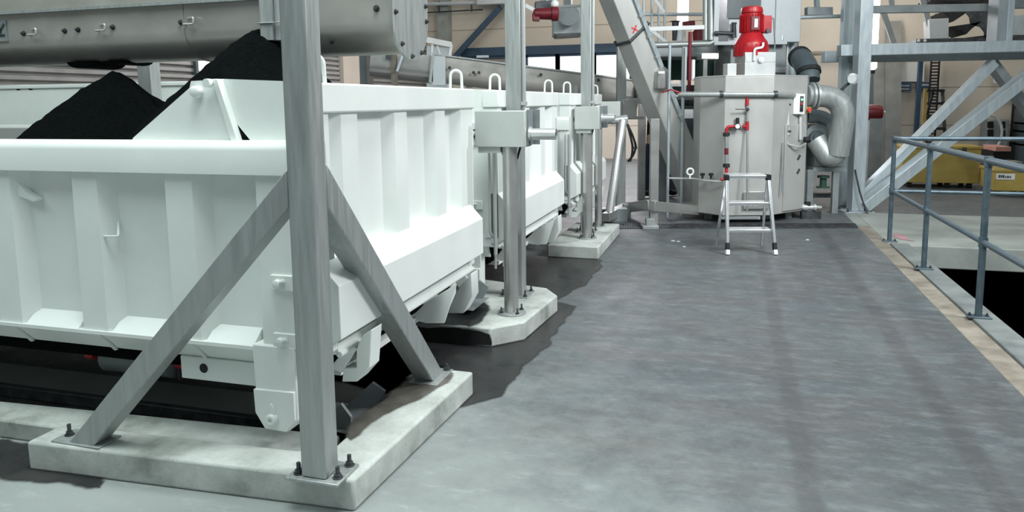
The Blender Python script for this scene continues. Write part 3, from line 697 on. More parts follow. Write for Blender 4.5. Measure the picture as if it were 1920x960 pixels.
for z, nm in ((.215, 'tread'), (.485, 'tread'), (LH - .03, 'top_step')):
    b0 = .02 + .22 * z / LH; a, c_ = lp(-1, z, b0 + .05), lp(1, z, b0 + .05); d = .17 if nm == 'tread' else .26
    mb = MB(); mb.obox((a + c_) / 2 + lbk * (d / 2 - .06), ldir * ((c_ - a).length / 2 - .015), lbk * d / 2, UP * .035); part(nm, mb, AL, t, .005)
mb = MB(); mb.bar(lp(-.96, .3, .52), lp(.96, .3, .52), .02, .03); part('rear_stay', mb, AL, t)
for s in (-1, 1):
    p = lp(s, LH - .05, .24); mb = MB(); mb.obox(p, ldir * .022, lbk * .04, UP * .06); part('hinge_cap', mb, M['black_rubber'], t, .004)

# ================================================================== OCTAGONAL TANK
SB = M['stainless']
def P_(px, D, z):
    """plan point at a pixel column and depth, at height z"""
    q = at(px, 300, D=D); return Vector((q.x, q.y, z))
plan = [(1357,9.28),(1447,9.28),(1509,9.68),(1512,10.3),(1449,10.75),(1357,10.75),(1303,10.4),(1299,9.95),(1311,9.60)]
pp = [P_(a, d, 0) for a, d in plan]; tcx = sum(pp, Vector()) / len(pp)
t = thing('octagonal_tank', 'tall octagonal stainless tank with a red motor on top', 'tank', (tcx.x, tcx.y, 0))
mb = MB(); mb.prism([p + UP*.11 for p in pp], (0, 0, 1.75)); tb = part('vessel', mb, M['tank_steel'], t, .006, smooth=False)
mb = MB(); mb.prism([tcx + (p - tcx) * 1.004 + UP*1.858 for p in pp], (0, 0, .02)); part('lid', mb, M['tank_steel'], t, .004, smooth=False)
mb = MB(); mb.obox(P_(1403, 9.95, 0), VR*.24, VH*.3, UP*.12); part('pedestal', mb, M['steel_grey_paint'], t)
for px, D in ((1330,9.75),(1480,9.75),(1350,10.6),(1470,10.6)):
    mb = MB(); mb.obox(P_(px, D, 0), VR*.04, VH*.04, UP*.12); part('foot', mb, M['steel_grey_paint'], t)
mb = MB(); mb.obox(P_(1420, 9.25, .20), VR*.16, VH*.012, UP*.22); part('lower_hatch', mb, SB, t, .004)
# front right cover panel and seam strips
pa, pb2 = pp[1], pp[2]; nn = (pb2 - pa).cross(UP).normalized()
mb = MB(); mb.prism([pa.lerp(pb2, .35) + nn*.004 + UP*.14, pa.lerp(pb2, .98) + nn*.004 + UP*.14, pa.lerp(pb2, .98) + nn*.004 + UP*1.25, pa.lerp(pb2, .35) + nn*.004 + UP*1.25], nn*.015); cp = part('cover_panel', mb, M['tank_steel'], t, .003)
for zz in (.62, .80): mb = MB(); mb.bar(pa.lerp(pb2, .72) + nn*.03 + UP*zz, pa.lerp(pb2, .78) + nn*.03 + UP*(zz - .1 if False else zz + .05), .02, .02); part('latch', mb, M['dark_steel'], cp)
# drive unit on the lid
ZL = 1.885
dc = P_(1402, 9.95, ZL)
mb = MB(); mb.obox(P_(1410, 9.95, ZL), VR*.20, VH*.22, UP*.17); mb.obox(P_(1410, 9.95, ZL + .17), VR*.20, VH*.22, UP*.13); part('motor_stool', mb, M['stainless_bright'], t, .004)
mb = MB(); mb.obox(P_(1364, 9.85, ZL), VR*.06, VH*.1, UP*.16); part('lid_box', mb, M['stainless_bright'], t, .004)
z0 = at(1402, 107, D=9.95).z
mb = MB(); mb.lathe((dc.x, dc.y, z0), UP, [(0, .205), (.02, .218), (.15, .218), (.19, .205), (.235, .17), (.30, .135)], 28); mt_ = part('gear_housing', mb, M['red_paint'], t)
for a in range(10):
    an = a * math.pi / 5; mb = MB(); mb.bar((dc.x + .215*math.cos(an), dc.y + .215*math.sin(an), z0), (dc.x + .215*math.cos(an), dc.y + .215*math.sin(an), z0 + .15), .03, .02, up=(math.cos(an), math.sin(an), 0)); part('housing_rib', mb, M['red_paint'], mt_)
mb = MB(); mb.lathe((dc.x, dc.y, z0 + .30), UP, [(0, .125), (.02, .135), (.25, .135), (.26, .12)], 28)
for a in range(26):
    an = a * 2*math.pi / 26; c_, s_ = math.cos(an), math.sin(an)
    mb.bar((dc.x + .14*c_, dc.y + .14*s_, z0 + .31), (dc.x + .14*c_, dc.y + .14*s_, z0 + .54), .006, .03, up=(c_, s_, 0))
mo = part('motor', mb, M['red_paint'], t)
mb = MB(); mb.lathe((dc.x, dc.y, z0 + .56), UP, [(0, .14), (.03, .142), (.07, .13), (.085, .10)], 28); part('fan_cowl', mb, M['red_paint'], mo)
fp = dc - VH*.155
mb = MB(); mb.obox(Vector((fp.x, fp.y, z0 + .33)), VR*.055, VH*.01, UP*.17); part('nameplate_recess', mb, M['dark_red_paint'], mo)
mb = MB(); mb.obox(Vector((fp.x, fp.y, z0 + .36)) - VH*.012 + VR*.005, VR*.022, VH*.004, UP*.11); part('nameplate', mb, M['white_plastic'], mo)
mb = MB(); tp = dc + VR*.19; mb.obox(Vector((tp.x, tp.y, z0 + .30)), VR*.055, VH*.07, UP*.22); part('terminal_box', mb, M['red_paint'], mo, .006)
mb = MB(); g = tp - VH*.08; mb.lathe((g.x, g.y, z0 + .32), -VH, [(0, .03), (.03, .03)], 14); part('cable_gland', mb, M['dark_steel'], mo)
mb = MB(); mb.tube(round_path([Vector((tp.x, tp.y, z0 + .45)) + VR*.05, Vector((tp.x, tp.y, z0 + .52)) + VR*.10 , Vector((tp.x, tp.y, z0 + .1)) + VR*.13, Vector((tp.x, tp.y, ZL)) + VR*.02], .06, 5), .01, 8); part('motor_cable', mb, M['steel_grey_paint'], mo)
mb = MB(); q = dc - VH*.24; mb.tube(round_path([Vector((q.x, q.y, ZL + .19)) - VR*.03, Vector((q.x, q.y, ZL + .34)) - VR*.03, Vector((q.x, q.y, ZL + .36)) + VR*.08, Vector((q.x, q.y, ZL + .42)) + VR*.08], .03, 4), .016, 10); part('breather_pipe', mb, M['white_plastic'], t)
mb = MB(); mb.lathe(Vector((q.x, q.y, ZL + .2)) + VR*.06, -VH, [(0, .035), (.02, .035), (.02, .02), (.03, .02)], 14); part('sight_glass', mb, M['white_plastic'], t)

# pipe rail round the tank front
t2 = thing('header_pipe', 'horizontal grey steel pipe running across the upper front of the octagonal tank', 'pipe', at(1390, 177, D=9.1))
mb = MB(); mb.tube([at(1272,177,D=9.35), at(1345,177,D=9.15), at(1455,177,D=9.15), at(1488,179,D=9.4)], .034, 14); part('pipe', mb, M['galvanised'], t2)
for px in (1352, 1454):
    a = at(px, 177, D=9.15); mb = MB(); mb.lathe(a - VR*.02, VR, [(0, .045), (.04, .045)], 16); mb.bar(a, a + VH*.14, .03, .03); part('pipe_clamp', mb, M['dark_steel'], t2)
# red dosing line
t3 = thing('dosing_line', 'red and grey dosing pipe with gauge and valve on the tank front', 'pipework', at(1400, 240, D=9.15))
def pt3(px, py, D=9.18): return at(px, py, D=D)
mb = MB(); mb.tube([pt3(1401,184), pt3(1401,412 if False else 395)], .012, 8); part('riser', mb, M['steel_grey_paint'], t3)
mb = MB(); mb.tube([pt3(1401,184), pt3(1401,198)], .021, 12); part('coupling', mb, M['red_paint'], t3)
mb = MB(); mb.bar(pt3(1379,205,9.12), pt3(1402,205,9.12), .012, .012); mb.ball(pt3(1402,205,9.14), .022); part('valve_lever', mb, M['dark_steel'], t3)
mb = MB(); mb.tube([pt3(1401,228), pt3(1401,244)], .022, 12); mb.tube([pt3(1392,237), pt3(1401,237)], .018, 10); part('tee', mb, M['red_paint'], t3)
mb = MB(); mb.tube(round_path([pt3(1378,237), pt3(1363,237), pt3(1362,250)], .05, 5), .02, 12); part('elbow', mb, M['red_paint'], t3)
mb = MB(); mb.lathe(pt3(1383,238,9.17), -VH, [(0, .035), (.03, .035), (.034, .03)], 20); ga = part('gauge', mb, M['dark_steel'], t3)
mb = MB(); mb.lathe(pt3(1383,237,9.125), -VH, [(0, .030), (.006, .028)], 20); part('gauge_face', mb, M['white_plastic'], ga)
mb = MB(); mb.tube([pt3(1383,233), pt3(1383,221)], .022, 12); part('regulator_knob', mb, M['black_rubber'], t3)
for y0, y1, nm, mm in ((249,255,'union_nut','black_rubber'),(307,314,'union_nut','black_rubber')):
    mb = MB(); mb.tube([pt3(1362,y0), pt3(1362,y1)], .042, 14); part(nm, mb, M[mm], t3)
mb = MB(); mb.tube([pt3(1362,255), pt3(1362,307)], .024, 14); part('flow_tube', mb, M['steel_grey_paint'], t3)
mb = MB(); mb.tube([pt3(1362,278), pt3(1362,290)], .0255, 14); part('float_mark', mb, M['dark_red_paint'], t3)
mb = MB(); mb.tube(round_path([pt3(1362,314), pt3(1362,333), pt3(1352,337)], .03, 4), .020, 12); part('lower_elbow', mb, M['red_paint'], t3)
# low feed pipe
t4 = thing('feed_pipe', 'thin steel feed pipe with black valves low on the left of the tank', 'pipe', at(1310, 336, D=9.3))
mb = MB(); mb.tube([at(1252,334,D=9.6), at(1300,335,D=9.5), at(1325,339,D=9.3), at(1360,341,D=9.2)], .014, 10); part('pipe', mb, M['stainless_bright'], t4)
for px in (1317, 1333):
    a = at(px, 335, D=9.35); mb = MB(); mb.tube([a, a + UP*.05], .014, 10); mb.lathe(a + UP*.04, UP, [(0,.03),(.03,.03)], 12); part('valve', mb, M['black_rubber'], t4)
mb = MB(); c_ = at(1294, 322, D=9.45); mb.tube([c_ + (VR*math.cos(a*.63) + UP*math.sin(a*.63)) * .042 for a in range(10)], .013, 8, closed=True); mb.bar(c_ - UP*.04, c_ - UP*.09, .02, .02); part('ring_handle', mb, M['white_plastic'], t4)
# control box
t5 = thing('control_box', 'small pale push-button box on the right face of the tank', 'control box', at(1494, 196, D=9.5))
a, b_ = at(1484, 214, D=9.48), at(1505, 214, D=9.48); hh = at(1484,176,D=9.48).z - a.z
mb = MB(); mb.obox((a + b_)/2, (b_ - a)/2, VH*.06, UP*hh); part('housing', mb, M['white_plastic'], t5, .005)
mb = MB(); mb.obox((a + b_)/2 + VR*.03 - VH*.062 + UP*.03, VR*.022, VH*.004, UP*(hh - .06)); part('button_strip', mb, M['dark_steel'], t5)
for k, mm in ((.06,'black_rubber'),(.13,'red_plastic'),(.185,'green_lamp')):
    mb = MB(); mb.lathe((a + b_)/2 + VR*.03 - VH*.066 + UP*k, -VH, [(0,.014),(.015,.012)], 12); part('push_button', mb, M[mm], t5)
t6 = thing('emergency_button', 'red emergency stop button on a yellow base beside the duct flange', 'button', at(1515, 206, D=9.6))
mb = MB(); mb.obox(at(1514, 212, D=9.62), VR*.035, VH*.03, UP*.08); part('base', mb, M['yellow_paint'], t6, .004)
mb = MB(); mb.lathe(at(1516, 206, D=9.58), -VH, [(0,.015),(.02,.015),(.02,.028),(.04,.025)], 14); part('mushroom_head', mb, M['red_plastic'], t6)
# sampling pipes right
t7 = thing('sampling_pipes', 'vertical steel sampling pipes and tube loop below the push-button box', 'pipework', at(1490, 240, D=9.5))
mb = MB(); mb.tube([at(1477,183,D=9.42), at(1477,254,D=9.42)], .033, 12); so = part('sleeve', mb, M['stainless_bright'], t7)
for yy in (196, 246): mb = MB(); mb.lathe(at(1477,yy,D=9.42) - UP*.012, UP, [(0,.042),(.024,.042)], 14); part('clamp', mb, M['dark_steel'], so)
mb = MB(); mb.tube([at(1501,216,D=9.5), at(1501,262,D=9.5)], .02, 10); part('drop_pipe', mb, M['stainless_bright'], t7)
mb = MB(); mb.tube(round_path([at(1477,254,D=9.42), at(1474,270,D=9.40), at(1500,276,D=9.42), at(1511,268,D=9.5)], .05, 5), .012, 8); part('tube_loop', mb, M['stainless_bright'], t7)
mb = MB(); mb.tube([at(1508,262,D=9.5), at(1518,262,D=9.5)], .04, 12); part('end_cap', mb, M['black_rubber'], t7)
mb = MB(); mb.tube([at(1467,268,D=9.36), at(1467,362,D=9.36)], .012, 8); part('drain_tube', mb, M['steel_grey_paint'], t7)

# ducts on the right of the tank
t8 = thing('exhaust_duct', 'large bent grey duct from the tank flange down to the fan', 'duct', at(1560, 240, D=9.8))
mb = MB(); mb.tube(round_path([at(1510,180,D=9.7), at(1562,180,D=9.75), at(1584,206,D=9.75), at(1570,290,D=9.9)], .16, 8), .145, 22); part('bend', mb, M['galvanised'], t8)
mb = MB(); mb.lathe(at(1519,180,D=9.7), VR, [(0,.18),(.03,.18)], 24); fo = part('flange', mb, M['galvanised'], t8)
mb = MB(); mb.lathe(at(1526,180,D=9.7), VR, [(0,.18),(.03,.18)], 24); part('flange', mb, M['galvanised'], t8)
mb = MB(); mb.tube(round_path([at(1570,283,D=9.9), at(1560,305,D=9.95), at(1530,262,D=10.05)], .16, 7), .135, 20); part('lower_bend', mb, M['galvanised'], t8)
t9 = thing('fan_housing', 'round grey fan housing with a curved outlet, on a low stand behind the large duct', 'fan', at(1535, 255, D=10.3))
mb = MB(); mb.lathe(at(1534,255,D=10.15), VH, [(0,.12),(.01,.17),(.22,.17),(.24,.12)], 24); part('casing', mb, M['steel_grey_paint'], t9)
mb = MB(); mb.tube(round_path([at(1512,218,D=10.2), at(1546,218,D=10.2), at(1562,238,D=10.2), at(1556,262,D=10.25)], .13, 7), .095, 18); part('outlet_bend', mb, M['galvanised_blue'], t9)
mb = MB(); mb.lathe(at(1530,258,D=10.13), -VH, [(0,.10),(.05,.10),(.05,.06),(.08,.06)], 20); part('inlet', mb, M['dark_panel'], t9)
a, b_ = at(1513,314,D=10.3), at(1574,314,D=10.3)
mb = MB(); mb.obox((a + b_)/2 - UP*.04, (b_ - a)/2, VH*.22, UP*.06); part('stand_top', mb, M['steel_grey_paint'], t9, .004)
mb = MB(); mb.obox((a + b_)/2 + UP*.02, (b_ - a)*.42, VH*.18, UP*.28); part('motor_block', mb, M['steel_grey_paint'], t9, .01)
for px, D in ((1519,10.12),(1567,10.12),(1519,10.5),(1567,10.5)):
    p = at(px, 318, D=D); mb = MB(); mb.obox((p.x, p.y, 0), VR*.042, VH*.03, UP*p.z); part('leg', mb, M['steel_grey_paint'], t9, .003)
mb = MB(); a = at(1543, 352, D=10.25); mb.lathe(a, UP, [(0,.09),(.02,.09),(.02,.045),(.14,.045),(.14,.08),(.17,.08)], 14); part('drain_valve', mb, M['green_paint'], t9)
mb = MB(); mb.obox(at(1540, 362, D=10.4) - UP*.06, VR*.2, VH*.06, UP*.06); part('cross_bar', mb, M['dark_steel'], t9)
t10 = thing('black_hose', 'thick black corrugated hose rising behind the right edge of the tank', 'hose', at(1520, 135, D=10.2))
mb = MB(); pts = [at(1519,152,D=10.2), at(1516,135,D=10.25), at(1508,118,D=10.4), at(1500,108,D=10.6)]; mb.tube(pts, [.13,.15,.155,.15], 18); part('hose', mb, M['dark_panel'], t10)
for i in (1, 3): mb = MB(); d = (pts[i] - pts[i-1]).normalized(); mb.lathe(pts[i] - d*.03, d, [(0,.165),(.06,.165)], 20); part('hose_band', mb, M['black_rubber'], t10)
t11 = thing('pressure_gauge', 'round chrome pressure gauge on a short pipe beside the tall right column', 'gauge', at(1597, 148, D=9.9))
mb = MB(); mb.lathe(at(1597,148,D=9.9), -VH, [(0,.075),(.05,.075),(.055,.065)], 20); go = part('case', mb, M['stainless_bright'], t11)
mb = MB(); mb.lathe(at(1597,148,D=9.84), -VH, [(0,.06),(.004,.06)], 20); part('dial', mb, M['tower_grey'], go)
mb = MB(); mb.tube([at(1596,153,D=9.92), at(1583,163,D=9.9), at(1574,172,D=9.85)], .02, 10); part('stem', mb, M['dark_steel'], t11)
t12 = thing('drain_fitting', 'bright steel hose fitting lying at the right foot of the tank', 'fitting', at(1520, 393, D=9.7))
mb = MB(); a = at(1503,389,D=9.75); b_ = at(1540,389,D=9.75); L_ = (b_ - a).length; mb.lathe(a, b_ - a, [(0,.03),(.02,.045),(.07,.045),(.07,.036),(.15,.036),(.15,.05),(.18,.05),(.18,.028),(L_,.022)], 16); part('body', mb, M['stainless_bright'], t12)
mb = MB(); mb.tube([at(1514,386,D=9.75), at(1514,378,D=9.75)], .04, 12); part('knob', mb, M['black_rubber'], t12)
mb = MB(); a = at(1520,396,D=9.75); mb.obox((a.x, a.y, 0), VR*.13, VH*.03, UP*(max(a.z,.03))); part('support_block', mb, M['dark_steel'], t12)

# ================================================================== CONVEYORS IN THE MIDDLE OF THE HALL
t = thing('rear_screw_conveyor', 'long stainless trough conveyor sloping down behind the containers, below the window strip', 'conveyor', at(950, 160, D=11.2))
def sweep_trough(p0, p1, wd, hh, knee, n=10):
    """U-shaped trough, p0/p1 = middle of its top, hung downwards"""
    d = (p1 - p0).normalized(); side = d.cross(UP).normalized(); up = side.cross(d); pts = []
    r = wd / 2
    pts.append(-side*r); pts.append(-side*r - up*knee)
    for i in range(1, n): a = math.pi*i/n; pts.append(-side*r*math.cos(a) - up*(knee + (hh - knee)*math.sin(a)))
    pts += [side*r - up*knee, side*r]
    return [p0 + q for q in pts], p1 - p0, side, up
p0, p1 = at(812, 103, D=11.0), at(1192, 152, D=11.4)
prof, vec, sd, up = sweep_trough(p0, p1, .36, .40, .22)
mb = MB(); mb.prism(prof, vec); part('trough', mb, M['stainless_warm'], t)
mb = MB(); mb.obox((p0 + p1)/2 - up*.012, (p1 - p0)/2, sd*.21, up*.022); part('cover', mb, G, t)
prof, vec, sd2, up2 = sweep_trough(at(698, 92, D=10.9), at(812, 106, D=11.0), .34, .40, .22)
mb = MB(); mb.prism(prof, vec); part('trough_end', mb, S, t)
mb = MB(); mb.obox(p0 - up*.42, (p1 - p0).normalized()*.02, sd*.23, up*.44); part('joint_flange', mb, G, t)
mb = MB(); q = at(818, 118, D=10.95); mb.prism([at(812,104,D=10.8), at(835,106,D=10.8), at(835,160,D=10.8), at(812,160,D=10.8)], sd*.0 + VH*.3); part('outlet_box', mb, M['tower_grey'], t)
for px, py in ((843,127),(898,136),(888,136),(1014,140),(1122,150)): bolt(t, at(px, py, D=10.78 + (px-812)*.001), .014, .03, -VH, 'bolt')
mb = MB(); mb.obox(at(905,108,D=11.1), VR*.09, VH*.06, UP*.03); part('inspection_lid', mb, M['stainless_bright'], t)
mb = MB(); mb.lathe(at(1188,180,D=11.35), VR, [(0,.24),(.03,.24)], 20); part('end_disc', mb, M['dark_steel'], t)
for px, D in ((738,10.75),):
    a = at(px, 90, D=D); mb = MB(); mb.bar((a.x, a.y, 0), (a.x, a.y, 2.6), .075, .075); part('support_leg', mb, M['concrete_beige'], t)
a, b_ = at(756,100,D=10.7), at(744,134,D=10.7); mb = MB(); mb.bar(a, b_, .035, .035); part('stay', mb, M['galvanised_blue'], t)
mb = MB(); mb.obox(at(728,111,D=10.71), VR*.035, VH*.004, UP*.09); part('warning_label', mb, M['dark_panel'], t)
# supports hidden behind the containers
for px in (880, 1080): a = at(px, 160, D=11.15); mb = MB(); mb.bar((a.x, a.y, 0), (a.x, a.y, a.z), .08, .08); part('support_leg', mb, G, t)

# white frame on the far side (cab guard)
t = thing('white_guard_frame', 'white tube frame peeping over the sloping trough conveyor, left of the blue brace', 'frame', at(822, 105, D=13.5))
F3 = lambda px, py: at(px, py, D=13.5)
for a, b_, wd, nm in (((796,74),(846,84),.10,'top_bar'),((846,84),(843,110),.05,'upright'),((811,80),(810,106),.04,'upright'),((820,86),(826,104),.03,'brace')):
    mb = MB(); mb.bar(F3(*a), F3(*b_), wd, wd, up=VH); part(nm, mb, M['white_plastic'], t)
mb = MB(); mb.prism([F3(800,86), F3(843,90), F3(842,170), F3(800,170)], VH*.04); part('grey_panel', mb, M['tower_grey'], t)
a = F3(822, 170); mb = MB(); mb.obox((a.x, a.y, 0), VR*.3, VH*.3, UP*a.z); part('cabinet', mb, M['tower_grey'], t, .01)

# inclined screw conveyor
t = thing('inclined_conveyor', 'steep square-sided stainless screw conveyor leaning down to the left foot of the tank', 'conveyor', at(1290, 372, D=9.9))
ctr = [at(1134, -60, D=9.4), at(1304, 366, D=10.55)]
dd = (ctr[1] - ctr[0]).normalized(); sdv = dd.cross(VH).normalized(); 
if sdv.dot(VR) < 0: sdv = -sdv
fv = dd.cross(sdv).normalized()
if fv.dot(VH) > 0: fv = -fv                                   # towards the viewer
sec = [sdv*-.22 + fv*.02, sdv*-.08 + fv*.18, sdv*.22 + fv*.13, sdv*.23 - fv*.17, sdv*-.05 - fv*.23, sdv*-.20 - fv*.14]
mb = MB(); mb.prism([ctr[0] + q for q in sec], ctr[1] - ctr[0]); part('casing', mb, M['tank_steel'], t, .008, smooth=False)
L_ = (ctr[1] - ctr[0]).length
mb = MB(); a = ctr[0] + sdv*.185 + fv*.16; mb.bar(a, a + dd*L_*.66, .05, .03, up=fv); tr = part('cable_tray', mb, M['galvanised_blue'], t)
for k in range(7): mb = MB(); mb.bar(a + dd*L_*(.12 + .085*k), a + dd*(L_*(.12 + .085*k) + .03), .065, .045, up=fv); part('tray_clip', mb, M['stainless_bright'], tr)
k0 = .265; c_ = ctr[0] + dd*L_*k0
mb = MB(); loop = [c_ + q*1.06 + dd*.05*(1 if q.dot(sdv) < 0 else -1) for q in sec]; mb.tube(loop, .022, 8, closed=True); part('clamp_ring', mb, M['dark_steel'], t)
mb = MB(); a = at(1190,55,D=9.24); mb.bar(a - UP*.05 - VR*.02, a + UP*.05 + VR*.02, .018, .018); mb.bar(a - VR*.04 + UP*.02, a + VR*.04 - UP*.02, .018, .018); part('red_tie', mb, M['red_plastic'], t)
mb = MB(); mb.tube([at(1242,173,D=9.75), at(1258,168,D=9.6), at(1272,173,D=9.3), at(1290,176,D=9.35)], .010, 8); part('red_cable', mb, M['red_plastic'], t)

# base frame and posts left of the tank
SG = M['stainless']
t = thing('tank_base_frame', 'grey steel base frame with uprights on the left of the octagonal tank', 'frame', at(1218, 428, Z=0))
def upright(px, wpx, ytop, ybase, nm, mat=SG, depth=None):
    g = at(px, ybase, Z=0); D = (g - CAM).dot(RF); wd = wpx * D / F_PX; top = at(px, ytop, D=D).z
    mb = MB(); mb.obox(g, VR*wd/2, VH*(depth or wd)/2, UP*top); return part(nm, mb, mat, t, .003)
upright(1225, 15, 222, 424, 'upright'); upright(1202, 13, 182, 374, 'upright'); upright(1238, 19, 224, 376, 'upright', M['steel_grey_paint'])
f0 = at(1218, 428, Z=0); mb = MB(); mb.obox(f0, VR*.10, VH*.09, UP*.045); part('foot_pad', mb, M['galvanised'], t, .006)
mb = MB(); mb.obox(f0 + UP*.045, VR*.05, VH*.05, UP*.08); part('foot_block', mb, M['galvanised'], t, .004)
a, b_ = at(1222, 386, D=9.2), at(1306, 394, D=9.75); mb = MB(); mb.bar(a, b_, .10, .125); part('bottom_beam', mb, SG, t, .004)
a, b_ = at(1222, 384, D=9.25), at(1170, 390, D=10.2); mb = MB(); mb.bar(a, b_, .10, .13); part('bottom_beam', mb, SG, t, .004)
a, b_ = at(1174, 388, D=10.15), at(1136, 408, D=9.35); mb = MB(); mb.bar(a, b_, .10, .11); part('bottom_beam', mb, SG, t, .004)
g = at(1148, 414, Z=0); mb = MB(); mb.obox(g, VR*.19, VH*.10, UP*.17); part('end_block', mb, M['steel_grey_paint'], t, .004)
mb = MB(); a = at(1175, 410, Z=0); mb.obox(a, VR*.05, VH*.05, UP*.2); part('foot_pad', mb, M['steel_grey_paint'], t)
a, b_ = at(1160, 147 + 46, D=10.9), at(1214, 191, D=11.4)
mb = MB(); mb.bar(at(1168, 188, D=11), at(1210, 190, D=11.2), .08, .08); part('cross_tie', mb, SG, t)
mb = MB(); mb.bar(at(1174, 221, D=11), at(1206, 221, D=11.2), .06, .045); part('cross_tie', mb, SG, t)
# far sensor post with strut
t = thing('strutted_post', 'third tall post behind the containers, with a pale slanting strut and round arm', 'post', at(1163, 391, Z=0))
g = at(1163, 391, Z=0); D = (g - CAM).dot(RF)
mb = MB(); mb.obox(g, VR*.065, VH*.065, UP*3.6); part('post', mb, G, t, .004)
mb = MB(); mb.obox(g, VR*.12, VH*.12, UP*.012); part('base_plate', mb, G, t)
mb = MB(); mb.tube([at(1168,226,D=9.7), at(1143,397,D=9.55)], .055, 16); part('slanting_strut', mb, M['stainless_bright'], t)
mb = MB(); mb.tube([at(1146,226,D=9.85), at(1176,223,D=9.85)], .055, 18); part('round_arm', mb, M['stainless_bright'], t)
mb = MB(); mb.tube([at(1120,229,D=9.9), at(1148,226,D=9.9)], .045, 16); part('round_arm', mb, M['stainless_bright'], t)
mb = MB(); mb.obox(at(1140,226,D=10.1), VR*.16, VH*.06, UP*.26); part('instrument_box', mb, M['zinc_sheet'], t, .004)
mb = MB(); mb.obox(at(1180,222,D=10.6), VR*.10, VH*.05, UP*.27); part('bracket_plate', mb, SG, t, .004)
# dangling cables by that post
for k, (x1, x2) in enumerate(((1184, 1187), (1190, 1183))):
    mb = MB(); mb.tube(round_path([at(1176,232,D=11.6), at(x1,262,D=11.6), at(x1 + 4,285,D=11.6), at(x2 - 6,303,D=11.6)], .15, 5), .018, 8)
    solo('hanging_cable', mb, M['dark_steel'], 'dark cable hanging beside the third tall post', 'cable', group='dark cables by the third post')

# person standing behind the base frame, mostly hidden
def skin_body(name, joints, edges, radii, mat, parent, sub=2):
    me = bpy.data.meshes.new(name); org = root_of(parent).location
    me.from_pydata([Vector(j) - org for j in joints], edges, [])
    o = bpy.data.objects.new(name, me); COL.objects.link(o); o.parent = parent
    md = o.modifiers.new('skin', 'SKIN'); md.use_smooth_shade = True
    for i, r in enumerate(radii): me.skin_vertices[0].data[i].radius = r if isinstance(r, tuple) else (r, r)
    me.skin_vertices[0].data[0].use_root = True
    s_ = o.modifiers.new('sub', 'SUBSURF'); s_.levels = sub; s_.render_levels = sub
    me.materials.append(mat); return o
pg = at(1227, 369, Z=0); D = (pg - CAM).dot(RF)
person = thing('person', 'person in dark jacket and navy trousers standing behind the steel base frame', 'person', pg)
def B(r, f, z): return pg + VR*r + VH*f + UP*z            # r = to the viewer's right, person faces right
hips = [(-.0,0,.92),(-.0,0,1.12),(0.0,0,1.34),(.0,0,1.46),(.01,0,1.56),(.03,0,1.66),(.035,0,1.74)]
J = [B(*h) for h in hips]; E_ = [(i, i+1) for i in range(6)]; Rr = [.125,.115,.13,.075,.052,.085,.07]
legs = []
for s, fx in ((-.10, -.15), (.10, .22)):
    k = len(J); J += [B(fx*.5, s, .88), B(fx*.9, s, .48), B(fx, s, .09), B(fx + .13, s, .045)]; E_ += [(0,k),(k,k+1),(k+1,k+2),(k+2,k+3)]; Rr += [.085,.058,.042,.035]; legs.append(k)
for s in (-1, 1):
    k = len(J); J += [B(0, .17*s, 1.40), B(-.03, .24*s, 1.13), B(.10, .22*s, .93), B(.14, .22*s, .87)]; E_ += [(2,k),(k,k+1),(k+1,k+2),(k+2,k+3)]; Rr += [.055,.042,.032,.030]
    hk = k + 3
    for q in range(4):
        a = len(J); J += [B(.155 + .004*q, .22*s + (q - 1.5)*.019, .835), B(.160, .22*s + (q - 1.5)*.019, .80 + .006*abs(q - 1.2)), B(.150, .22*s + (q-1.5)*.018, .775 + .008*abs(q - 1.2))]; E_ += [(hk,a),(a,a+1),(a+1,a+2)]; Rr += [.009,.008,.007]
    a = len(J); J += [B(.17, .22*s - .03*s, .86), B(.19, .22*s - .04*s, .825)]; E_ += [(hk,a),(a,a+1)]; Rr += [.010,.008]
skin_body('body', J, E_, Rr, M['skin'], person)
Jk = [B(0,0,.80), B(0,0,.95), B(0,0,1.15), B(0,0,1.36), B(.0,0,1.47)]; Ek = [(i,i+1) for i in range(4)]; Rk = [(.165,.19),(.155,.185),(.15,.18),(.16,.19),(.085,.10)]
for s in (-1, 1):
    k = len(Jk); Jk += [B(0,.18*s,1.41), B(-.03,.25*s,1.13), B(.085,.22*s,.955)]; Ek += [(3,k),(k,k+1),(k+1,k+2)]; Rk += [.075,.065,.055]
skin_body('jacket', Jk, Ek, Rk, M['black_cloth'], person)
Jt = [B(0,0,.95), B(0,0,.88)]; Et = [(0,1)]; Rt = [(.13,.15),(.13,.15)]
for s, fx in ((-.10, -.15), (.10, .22)):
    k = len(Jt); Jt += [B(fx*.55, s, .78), B(fx*.9, s, .48), B(fx, s, .10)]; Et += [(1,k),(k,k+1),(k+1,k+2)]; Rt += [.10,.078,.068]
skin_body('trousers', Jt, Et, Rt, M['navy_cloth'], person)
for s, fx in ((-.10, -.15), (.10, .22)):
    skin_body('shoe', [B(fx - .06, s, .055), B(fx, s, .085), B(fx + .10, s, .05), B(fx + .18, s, .042)], [(0,1),(1,2),(2,3)], [.05,.058,.046,.036], M['black_rubber'], person)
mb = MB(); mb.ball(B(.02, 0, 1.735), .105, 16); part('hair', mb, M['hair_brown'], person)
mb = MB(); mb.ball(B(.085, 0, 1.68), .065, 14); fc = part('face', mb, M['skin'], person)
mb = MB(); mb.lathe(B(.135, 0, 1.70), VR - UP*.6, [(0,.010),(.03,.016),(.04,.006)], 10); part('nose', mb, M['skin'], fc)
for s in (-1, 1): mb = MB(); mb.ball(B(.137, .026*s, 1.71), .009, 8); part('eye', mb, M['dark_steel'], fc)
mb = MB(); mb.bar(B(.143, -.02, 1.645), B(.143, .02, 1.645), .006, .008); part('mouth', mb, M['pink_brick'], fc)

